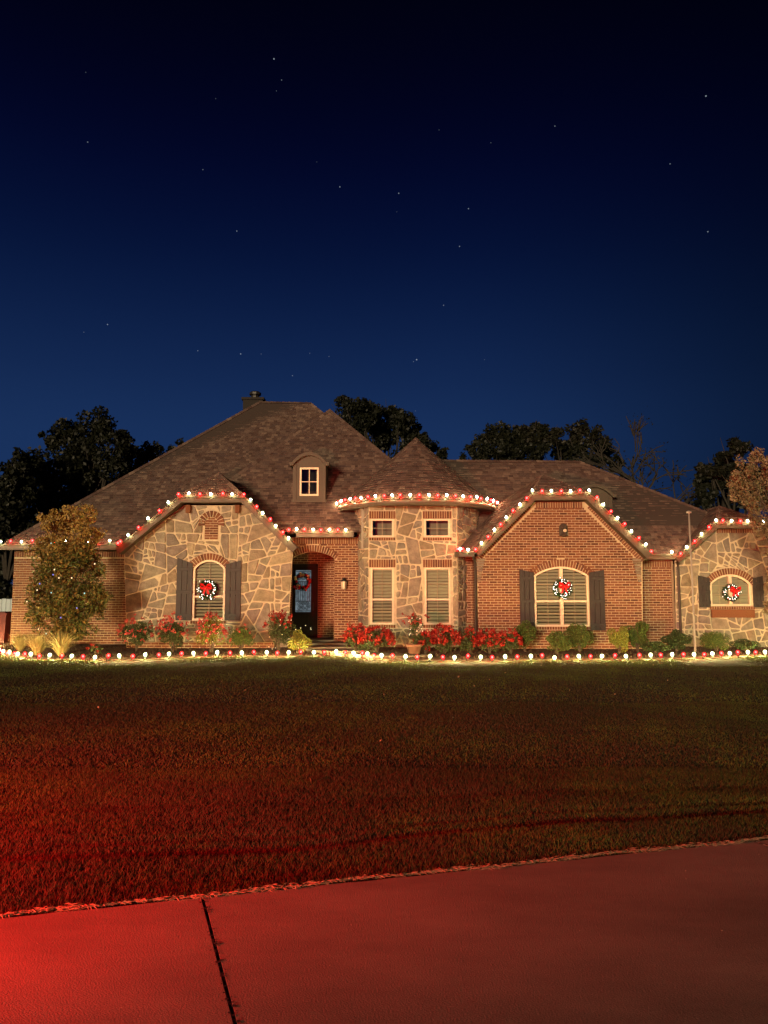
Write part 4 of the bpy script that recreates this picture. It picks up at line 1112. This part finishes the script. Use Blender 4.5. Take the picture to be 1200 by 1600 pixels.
# ------------------------------------------------------------------ wreaths
def wreath(x, y, z, r, label, lights='w', bow=True, small=False):
    o = empty('wreath', (x, y, z), label, 'wreath')
    n_ = 900; w = rng.uniform(0, 2 * np.pi, n_); q = rng.uniform(0, 2 * np.pi, n_); rr = r * .27 * np.sqrt(rng.random(n_))
    Pp = np.stack([x + (r * .78 + rr * np.cos(q)) * np.cos(w), y - .05 + rr * np.sin(q) * .7, z + (r * .78 + rr * np.cos(q)) * np.sin(w)], 1)
    quads_mesh('greenery', leaf_quads(Pp, .075, .3), rng.random(n_), 'pine', o, 4, 'stuff')
    mb = MB(); mb.tube([(x + r * .78 * math.cos(i * math.pi / 10), y - .05, z + r * .78 * math.sin(i * math.pi / 10)) for i in range(21)], r * .13, 6); mb.build('ring', 'pine', o)
    groups = {'fairy_white': MB(), 'fairy_red': MB()} if lights == 'w' else {'red_ball': MB(), 'gold_ball': MB()}
    ks = list(groups)
    for i in range(60 if lights == 'w' else 40):
        a = random.uniform(0, 2 * math.pi); q = random.gauss(.80, .15) * r
        kx = ks[0] if random.random() < (.84 if lights == 'w' else .62) else ks[1]
        groups[kx].ball((x + q * math.cos(a), y - .05 - r * .24, z + q * math.sin(a)), r * (.034 if lights == 'w' else .15) * random.uniform(.8, 1.25), 6)
    for kx in ks:
        if groups[kx].v: g_ = groups[kx].build('tiny_lights' if lights == 'w' else 'baubles', kx, o); g_['kind'] = 'stuff'
    if bow:
        bx, bz = x + bow[0] * r, z + bow[1] * r; r = r * 1.4; yb = y - .05 - r * .30; mb = MB()
        for s_ in (-1, 1):
            loop = [(bx + s_ * r * a, yb - r * c, bz + r * b) for a, b, c in ((0, 0, .05), (.18, .20, .16), (.40, .24, .12), (.44, .06, .10), (.30, -.06, .05), (0, 0, .05))]
            for i in range(len(loop) - 1):
                p, q = Vector(loop[i]), Vector(loop[i + 1]); h = r * .10
                mb.add([p + V3(0, -h, h), p + V3(0, h, -h), q + V3(0, h, -h), q + V3(0, -h, h)], [(0, 1, 2, 3)])
            mb.add([(bx - s_ * r * .02, yb, bz), (bx + s_ * r * .12, yb - .01, bz), (bx + s_ * r * .28, yb - .02, bz - r * .52), (bx + s_ * r * .10, yb - .03, bz - r * .46)], [(0, 1, 2, 3)])
        mb.ball((bx, yb - r * .06, bz), r * .11, 8); mb.build('bow', 'bow', o)
    return o
wreath(-5.38, 23.55, 1.83, .29, 'lit wreath with a red bow on the window of the stone gable with the niche', 'w', (0, .2))
wreath(-2.74, 26.03, 2.12, .29, 'unlit wreath with red and gold baubles on the front door', 'b', None)
wreath(5.27, 22.95, 1.85, .28, 'lit wreath with a red bow on the double window of the brick gable', 'w', (.15, .25))
wreath(10.63, 23.75, 1.74, .26, 'lit wreath with a red bow on the wide window of the right stone gable', 'w', (.3, .25))

# ------------------------------------------------------------------ planting
def clumps(c, rad, k, n_, shell=.75):
    """leaf centres on k small clumps filling an ellipsoid"""
    out_ = []
    for i in range(k):
        d = rng.normal(size=3); d /= np.linalg.norm(d); f = rng.uniform(.25, .82)
        cc = np.array(c) + d * np.array(rad) * f; r_ = np.array(rad) * rng.uniform(.26, .44)
        m_ = max(1, n_ // k); q = rng.normal(size=(m_, 3)); q /= np.linalg.norm(q, axis=1)[:, None]
        out_.append(cc + q * r_ * (rng.uniform(shell ** 2, 1, (m_, 1)) ** .5))
    return np.concatenate(out_)
def shrub(name, label, x, y, w, h, leafm, n_=2600, size=.05, cat='shrub', bloom=None, nb=0, bsize=.05, group=None, asp=.5, zb=.08, loose=False, topb=False):
    o = empty(name, (x, y, zb), label, cat, group)
    mb = MB()
    for i in range(7):
        a = random.uniform(0, 6.28); r_ = random.uniform(.2, .8) * w / 2
        mb.tube([(x + random.uniform(-.03, .03), y + random.uniform(-.03, .03), zb - .05), (x + r_ * .4 * math.cos(a), y + r_ * .4 * math.sin(a), zb + h * .4), (x + r_ * math.cos(a), y + r_ * math.sin(a), zb + h * .85)], [.014, .010, .004], 4)
    st = mb.build('stems', 'bark', o); st['kind'] = 'stuff'
    Pp = clumps((x, y, zb + h * .54), (w / 2, w / 2 * .8, h * .48), 20 if loose else 26, n_)
    Pp = Pp[Pp[:, 2] > zb + .01]
    quads_mesh('foliage', leaf_quads(Pp, size, asp, .5), np.clip(rng.normal(.45, .24, len(Pp)), 0, 1), leafm, o, 4, 'stuff')
    if bloom:
        d = rng.normal(size=(nb, 3)); d[:, 1] = -np.abs(d[:, 1]) * .9; d[:, 2] = np.abs(d[:, 2]) + (.4 if topb else -.25); d /= np.linalg.norm(d, axis=1)[:, None]
        B = np.array((x, y, zb + h * .54)) + d * np.array((w / 2, w / 2 * .85, h * .52)) * rng.uniform(.86, 1.08, (nb, 1))
        B = np.maximum(B, np.array((-1e9, -1e9, zb + .05)))
        Q = np.repeat(B, 9, 0) + rng.normal(size=(nb * 9, 3)) * bsize * .42
        quads_mesh('blooms', leaf_quads(Q, bsize, .8), np.repeat(rng.random(nb), 9), bloom, o, 4, 'stuff')
    return o
def pxy(px, Y): return PT(px, 1000, Y).x
G1 = 'rose bushes under the stone gable'
shrub('rose_bush', 'loose rose bush with small dusky red blooms at the corner of the stone gable', pxy(215, 22.2), 22.2, 1.05, .95, 'rose_leaf', 3200, .06, 'rose bush', 'pink_bloom', 34, .06, G1, loose=True)
shrub('rose_bush', 'rose bush with many dusky red blooms in front of the left shutter', pxy(270, 22.2), 22.2, .95, 1.0, 'rose_leaf', 3200, .06, 'rose bush', 'pink_bloom', 44, .06, G1, loose=True)
shrub('rose_bush', 'tall yellow-green rose bush in front of the stone gable window', pxy(331, 21.9), 21.9, .85, 1.05, 'lime_leaf', 3200, .055, 'rose bush', 'pink_bloom', 50, .06, G1, loose=True)
shrub('rose_bush', 'rounded dark green bush with a few blooms beside the right shutter', pxy(377, 22.2), 22.2, .85, .78, 'green_leaf', 4200, .05, 'rose bush', 'pink_bloom', 10, .05, G1)
shrub('rose_bush', 'tall loose rose bush with red blooms in front of the door', pxy(435, 22.4), 22.4, .95, 1.05, 'rose_leaf', 3000, .06, 'rose bush', 'bloom', 30, .07, G1, loose=True, topb=True)
shrub('lime_shrub', 'low yellow-green shrub at the foot of the path', pxy(465, 21.7), 21.7, .75, .58, 'lime_leaf', 3600, .05)
G2 = 'red flowering plants under the bay'
FL = [(558, 22.0, .75, .72, 34, 'red flowering plant beside the path, leaning on the bay corner'), (588, 21.6, .95, .66, 62, 'broad mound of bright red flowers under the left bay window'),
      (665, 21.5, .7, .55, 26, 'small red flowering plant beside the terracotta pot'), (695, 21.6, .9, .70, 60, 'mound of bright red flowers under the right bay window'),
      (735, 21.5, .75, .62, 28, 'red flowering plant in front of the first downspout'), (765, 21.4, .8, .62, 44, 'red flowering plant at the left foot of the brick gable'), (798, 21.5, .65, .60, 28, 'red flowering plant next to the round green shrub')]
for px_, Y_, w_, h_, nb_, lb in FL:
    shrub('flowering_plant', lb, pxy(px_, Y_), Y_, w_, h_, 'rose_leaf', 2200, .06, 'flowers', 'bloom', nb_, .075, G2)
shrub('flowering_plant', 'tiny red flowering plant at the foot of the long brick wall', pxy(150, 21.0), 21.0, .5, .28, 'rose_leaf', 400, .05, 'flowers', 'bloom', 6, .05, G2)
G3 = 'green shrubs along the brick gable'
SH = [(820, 22.0, .78, .86, 'green_leaf', 'mid green shrub under the left shutter of the brick gable'), (870, 21.4, .78, .60, 'green_leaf', 'low dense shrub in front of the double window'),
      (905, 21.8, .88, .84, 'green_leaf', 'tall rounded shrub under the right half of the double window'), (967, 21.4, .72, .72, 'lime_leaf', 'bright lime green shrub in front of the brick gable corner'),
      (996, 22.1, .72, .86, 'green_leaf', 'dark green shrub clipped upright behind the lime one'), (1056, 22.2, .95, .62, 'dark_leaf', 'low dark broadleaf shrub beside the flagpole'),
      (1024, 21.5, .8, .36, 'dark_leaf', 'low spreading shrub between the lime one and the flagpole'), (1118, 22.2, .95, .55, 'green_leaf', 'low green shrub under the wide stone gable window'), (1165, 22.0, .9, .36, 'dark_leaf', 'low dark shrub at the right end of the bed')]
for px_, Y_, w_, h_, lm, lb in SH: shrub('shrub', lb, pxy(px_, Y_), Y_, w_, h_, lm, 8000 if h_ > .6 else 4500, .046, 'shrub', None, 0, .05, G3)
# lit pot plant
pp = empty('potted_plant', (pxy(647, 21.3), 21.3, .06), 'terracotta pot with a small leafy plant and tiny lights', 'pot plant')
x_, y_ = pxy(647, 21.3), 21.3
mb = MB(); mb.lathe([(.01, .03), (.15, .03), (.20, .24), (.23, .24), (.23, .30), (.19, .30), (.18, .26), (.01, .26)], 14, (x_, y_, .03)); mb.build('pot', 'pot', pp, True)
Pp = clumps((x_, y_, .72), (.26, .26, .40), 14, 900); quads_mesh('foliage', leaf_quads(Pp, .055, .5, .5), rng.random(len(Pp)) * .8, 'dark_leaf', pp, 4, 'stuff')
B = np.array((x_, y_ - .1, 1.02)) + rng.normal(size=(26, 3)) * np.array((.16, .08, .08)); Q = np.repeat(B, 7, 0) + rng.normal(size=(182, 3)) * .02; quads_mesh('blooms', leaf_quads(Q, .055, .8), np.repeat(rng.random(26), 7), 'bloom', pp, 4, 'stuff')
def fairy(label, pts, mats_, r_=.012):
    o = empty('fairy_lights', pts[0], label, 'fairy lights')
    for p in pts:
        mb = MB(); mb.ball(p, r_, 6); mb.build('tiny_bulb', random.choice(mats_), o)
    return o
fairy('tiny white lights on the potted plant by the bay', [(x_ + random.uniform(-.24, .24), y_ - .28, random.uniform(.55, 1.05)) for i in range(11)], ['fairy_warm'], .014)
fairy('tiny lights sprinkled over the yellow-green rose bush', [(pxy(331, 21.4) + random.gauss(0, .25), 21.45, random.uniform(.2, 1.1)) for i in range(12)], ['fairy_warm'], .011)
fairy('tiny lights sprinkled over the bushes in front of the door', [(pxy(452, 21.4) + random.gauss(0, .35), 21.3, random.uniform(.2, 1.0)) for i in range(16)], ['fairy_warm'], .012)
# straw-coloured grass tufts
def tuft(x, y, h, label):
    n_ = 520; a = rng.uniform(0, 2 * np.pi, n_); sp = rng.uniform(0, .95, n_) * h; hh = h * rng.uniform(.5, 1.1, n_); w_ = .007
    V = np.empty((n_, 2, 4, 3)); cx, sx = np.cos(a), np.sin(a)
    b0 = np.stack([x + cx * .05, y + sx * .05, np.full(n_, .06)], 1); b1 = np.stack([x + cx * (.05 + sp * .35), y + sx * (.05 + sp * .35), .06 + hh * .65], 1); b2 = np.stack([x + cx * (.05 + sp), y + sx * (.05 + sp), .06 + hh], 1)
    s_ = np.stack([-sx, cx, np.zeros(n_)], 1) * w_
    V[:, 0] = np.stack([b0 - s_, b0 + s_, b1 + s_, b1 - s_], 1); V[:, 1] = np.stack([b1 - s_, b1 + s_, b2 + s_ * .2, b2 - s_ * .2], 1)
    o = quads_mesh('grass_tuft', V.reshape(-1, 3), np.repeat(rng.random(n_), 2), 'tuft'); tag(o, label, 'grass tuft', 'straw grass tufts by the evergreen')
tuft(pxy(32, 22.4), 22.4, .50, 'straw-coloured grass tuft by the corner of the long brick wall')
tuft(pxy(62, 21.0), 20.9, .55, 'straw-coloured grass tuft left of the evergreen trunk')
tuft(pxy(98, 20.7), 20.6, .62, 'thick golden grass tuft in front of the evergreen')

# trees -----------------------------------------------------------------
def limbs(mb, base, tips, r0, k=6, split=.45):
    base = Vector(base); top = sum((Vector(t_) for t_ in tips), Vector()) / len(tips); fork = base.lerp(top, split); fork.x = base.x + (fork.x - base.x) * .4
    mid = base.lerp(fork, .5) + V3(random.uniform(-.08, .08), random.uniform(-.08, .08), 0)
    mb.tube([base - V3(0, 0, .1), base + V3(0, 0, .15), mid, fork], [r0 * 1.35, r0 * 1.05, r0 * .85, r0 * .65], k)
    for t_ in tips:
        t_ = Vector(t_); st = base.lerp(fork, random.uniform(.72, 1)); m1 = st.lerp(t_, .5) + V3(random.uniform(-.1, .1), random.uniform(-.1, .1), .08) * (t_ - st).length
        mb.tube([st, m1, t_], [r0 * .45, r0 * .26, r0 * .06], 5)
        for q in range(3):
            a = st.lerp(t_, random.uniform(.4, .8)); e = t_ + V3(*[random.gauss(0, .09) for _ in range(3)]) * (t_ - st).length * .7
            mb.tube([a, a.lerp(e, .5) + V3(0, 0, .04) * (e - a).length, e], [r0 * .18, r0 * .11, r0 * .03], 4)
# evergreen in front of the brick wall
ev = empty('evergreen_tree', (pxy(104, 21.9), 21.9, .06), 'small dense evergreen with bronze leaf undersides in front of the long brick wall', 'tree')
EB = [(105, 815, 40), (130, 808, 26), (80, 812, 22), (140, 835, 24), (85, 850, 35), (118, 855, 38), (105, 890, 48), (112, 868, 44), (78, 878, 36), (135, 870, 26), (110, 940, 50), (145, 890, 24), (68, 905, 30), (52, 948, 18), (160, 938, 18), (140, 920, 36), (95, 930, 50), (58, 925, 18), (150, 950, 24), (85, 965, 38), (120, 970, 38), (62, 960, 24), (105, 985, 26)]
tips = []; Pp = []
for px_, py_, r_ in EB:
    c = PT(px_, py_, 21.9 + random.uniform(-.45, .45)); rr = r_ / 53 ; tips.append(c); Pp.append(clumps(c, (rr, rr * .8, rr * .85), 16, int(1250 * (r_ / 34) ** 2), .45))
mb = MB(); limbs(mb, (pxy(104, 21.9), 21.9, .05), tips, .05); mb.build('trunk', 'bark', ev)
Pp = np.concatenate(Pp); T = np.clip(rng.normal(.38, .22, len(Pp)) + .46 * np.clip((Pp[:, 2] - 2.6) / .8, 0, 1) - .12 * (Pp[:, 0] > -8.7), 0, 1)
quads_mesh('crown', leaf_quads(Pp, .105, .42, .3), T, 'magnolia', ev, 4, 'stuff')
fairy('tiny coloured lights hung through the small evergreen', [PT(px_, py_, 21.2) for px_, py_ in ((80, 849), (85, 890), (83, 898), (62, 912), (58, 922), (80, 926), (42, 940), (112, 903), (148, 881), (132, 927), (92, 903), (72, 990), (60, 983), (95, 965), (120, 950))], ['fairy_warm', 'fairy_cool', 'fairy_warm', 'fairy_blue'], .02)

def big_tree(name, label, blobs, Y, trunk_px, leafm='tree_leaf', dens=330, size=.25, group='dark trees behind the house', deep=2.5, r0=.28, px_m=None, k=16):
    sc_ = FOC / Y; bx = PT(trunk_px, 900, Y).x
    o = empty(name, (bx, Y, 0), label, 'tree', group); tips = []; Pp = []
    for px_, py_, r_ in blobs:
        c = PT(px_, py_, Y + random.uniform(-deep, deep)); rr = r_ / sc_; tips.append(c)
        Pp.append(clumps(c, (rr * 1.22, rr * 1.2, rr * 1.15), k, int(dens * 2.6 * (r_ / 25) ** 1.8), .35))
    mb = MB(); limbs(mb, (bx, Y, 0), tips, r0); mb.build('trunk', 'bark_dark', o)
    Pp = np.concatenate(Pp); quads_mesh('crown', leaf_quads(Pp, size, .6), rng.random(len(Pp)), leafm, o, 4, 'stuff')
    return o
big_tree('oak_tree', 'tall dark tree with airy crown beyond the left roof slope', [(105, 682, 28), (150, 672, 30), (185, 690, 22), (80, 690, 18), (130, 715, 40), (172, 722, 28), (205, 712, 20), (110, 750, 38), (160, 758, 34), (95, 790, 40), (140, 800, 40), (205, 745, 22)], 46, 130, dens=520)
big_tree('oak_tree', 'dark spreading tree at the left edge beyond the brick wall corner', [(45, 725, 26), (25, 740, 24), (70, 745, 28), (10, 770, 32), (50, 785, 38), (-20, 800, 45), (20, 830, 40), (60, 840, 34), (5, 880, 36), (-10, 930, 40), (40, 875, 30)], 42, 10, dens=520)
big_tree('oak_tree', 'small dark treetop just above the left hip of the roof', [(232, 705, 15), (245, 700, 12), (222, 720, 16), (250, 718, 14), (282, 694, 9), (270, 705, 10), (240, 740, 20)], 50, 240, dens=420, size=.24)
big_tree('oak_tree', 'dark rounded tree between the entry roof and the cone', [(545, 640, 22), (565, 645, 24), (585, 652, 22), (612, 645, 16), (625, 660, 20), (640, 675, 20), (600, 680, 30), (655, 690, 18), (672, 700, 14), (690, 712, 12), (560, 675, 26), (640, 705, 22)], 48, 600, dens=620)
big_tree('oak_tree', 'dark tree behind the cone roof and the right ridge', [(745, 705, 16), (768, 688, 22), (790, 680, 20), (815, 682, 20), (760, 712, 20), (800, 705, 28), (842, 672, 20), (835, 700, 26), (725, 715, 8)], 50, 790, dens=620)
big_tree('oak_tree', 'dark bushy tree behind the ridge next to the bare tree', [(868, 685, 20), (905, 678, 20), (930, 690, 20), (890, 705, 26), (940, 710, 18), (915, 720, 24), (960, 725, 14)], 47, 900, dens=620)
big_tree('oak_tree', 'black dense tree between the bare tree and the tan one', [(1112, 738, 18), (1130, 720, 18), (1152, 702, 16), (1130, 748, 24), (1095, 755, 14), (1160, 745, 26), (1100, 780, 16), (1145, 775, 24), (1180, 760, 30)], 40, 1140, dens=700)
# bare tree
bt = empty('bare_tree', (PT(1015, 900, 44).x, 44, 0), 'leafless dark tree behind the right end of the roof', 'tree')
mb = MB(); tips_b = []
def grow(p, d, l, r_, dep):
    e = p + d * l; m_ = p.lerp(e, .5) + V3(random.gauss(0, .05), random.gauss(0, .05), random.gauss(0, .03)) * l
    r_ = max(r_, .034); mb.tube([p, m_, e], [r_, r_ * .82, r_ * .62], 4, .5, None, False)
    if dep == 0: tips_b.append(e); return
    for q in range(random.choice((2, 3, 3))):
        nd = (d + V3(random.gauss(0, .52), random.gauss(0, .45), random.gauss(.02, .32))).normalized(); grow(p.lerp(e, random.uniform(.6, 1)), nd, l * random.uniform(.62, .88), r_ * .6, dep - 1)
base = Vector((PT(1015, 900, 44).x, 44, 0)); 
mb.tube([base - V3(0, 0, .2), base + V3(.1, 0, 3.0)], [.34, .26], 7)
for an, ll in ((-.75, 2.5), (-.25, 3.0), (.3, 2.7), (.8, 2.4), (1.05, 2.0), (-1.05, 1.8)): grow(base + V3(.1, 0, 2.8), V3(math.sin(an), random.uniform(-.3, .3), math.cos(an)).normalized(), ll, .20, 5)
mb.build('trunk', 'bark_dark', bt)
Pp = np.array([tuple(p) for p in tips_b]); Pp = np.repeat(Pp, 2, 0) + rng.normal(size=(len(Pp) * 2, 3)) * .25
o = quads_mesh('last_leaves', leaf_quads(Pp, .16, .5), rng.random(len(Pp)), 'tree_leaf', bt, 4, 'stuff')
# tan-leaved tree at the right
rt = empty('young_oak', (10.95, 20.2, 0), 'young tree with dry tan leaves beside the right stone gable', 'tree')
RB = [(1185, 715, 22), (1165, 735, 24), (1150, 750, 16), (1190, 750, 28), (1210, 735, 30), (1165, 770, 26), (1195, 785, 28), (1220, 790, 34), (1180, 805, 16), (1205, 820, 26), (1240, 760, 40), (1250, 820, 40), (1240, 700, 26), (1206, 865, 13), (1212, 905, 14), (1200, 950, 12), (1230, 870, 25)]
tips = []; Pp = []
for px_, py_, r_ in RB:
    c = PT(px_, py_, 20.4 + random.uniform(-.7, .7)); rr = r_ / 58; tips.append(c); Pp.append(clumps(c, (rr, rr, rr), 12, int(620 * (r_ / 25) ** 2), .4))
mb = MB(); limbs(mb, (11.15, 20.4, .0), tips, .07); mb.build('trunk', 'bark', rt)
Pp = np.concatenate(Pp); quads_mesh('crown', leaf_quads(Pp, .085, .55, 0), rng.random(len(Pp)), 'tan_leaf', rt, 4, 'stuff')

# flagpole, fence, bin -----------------------------------------------------
fp = empty('flagpole', (8.78, 22.0, .05), 'slim white flagpole without a flag beside the right stone gable', 'flagpole')
mb = MB(); mb.tube([(8.78, 22, 0), (8.78, 22, 2.2), (8.77, 22, 4.0)], [.034, .028, .022], 8); mb.build('pole', 'white_paint', fp, True)
mb = MB(); mb.lathe([(.012, 0), (.075, .01), (.075, .05), (.03, .075), (.001, .08)], 10, (8.77, 22, 4.0)); mb.build('truck_cap', 'white_paint', fp)
mb = MB(); mb.box((8.73, 21.93, 1.1), (8.76, 21.955, 1.22)); mb.build('cleat', 'white_paint', fp)
fe = empty('board_fence', (-14, 30, 0), 'pale upright board fence beyond the left corner of the house', 'fence')
for i in range(34):
    x = -18.2 + i * .17; mb = MB(); hgt = 1.52 + random.uniform(-.015, .015); mb.box((x, 30, .03), (x + .155, 30.025, hgt)); mb.build('board', 'fence', fe)
mb = MB(); mb.box((-18.2, 30.03, .4), (-12.4, 30.08, .5)); mb.box((-18.2, 30.03, 1.2), (-12.4, 30.08, 1.3)); mb.build('fence_rails', 'fence', fe)
bn = empty('wheelie_bin', (-12.75, 25.9, 0), 'dark red bin with a lid beside the left corner of the house', 'bin')
x0, x1, y0, y1 = -13.25, -12.42, 25.5, 26.1
mb = MB(); mb.add([(x0+.06,y0+.05,.02),(x1-.06,y0+.05,.02),(x1-.06,y1-.05,.02),(x0+.06,y1-.05,.02),(x0,y0,1.02),(x1,y0,1.02),(x1,y1,1.02),(x0,y1,1.02)], [(0,3,2,1),(4,5,6,7),(0,1,5,4),(1,2,6,5),(2,3,7,6),(3,0,4,7)]); mb.build('body', 'bin', bn)
mb = MB(); mb.box((x0 - .03, y0 - .03, 1.02), (x1 + .03, y1 + .03, 1.08)); mb.box((x0 + .05, y0 + .03, 1.08), (x1 - .05, y1 - .03, 1.12)); mb.build('lid', 'bin', bn)
for x in (x0 + .1, x1 - .1):
    mb = MB(); mb.lathe([(.001, -.03), (.11, -.03), (.11, .03), (.001, .03)], 10); mb.v = [(x + c_, y1 + b, .11 + a) for a, b, c_ in mb.v]; mb.build('wheel', 'iron', bn)
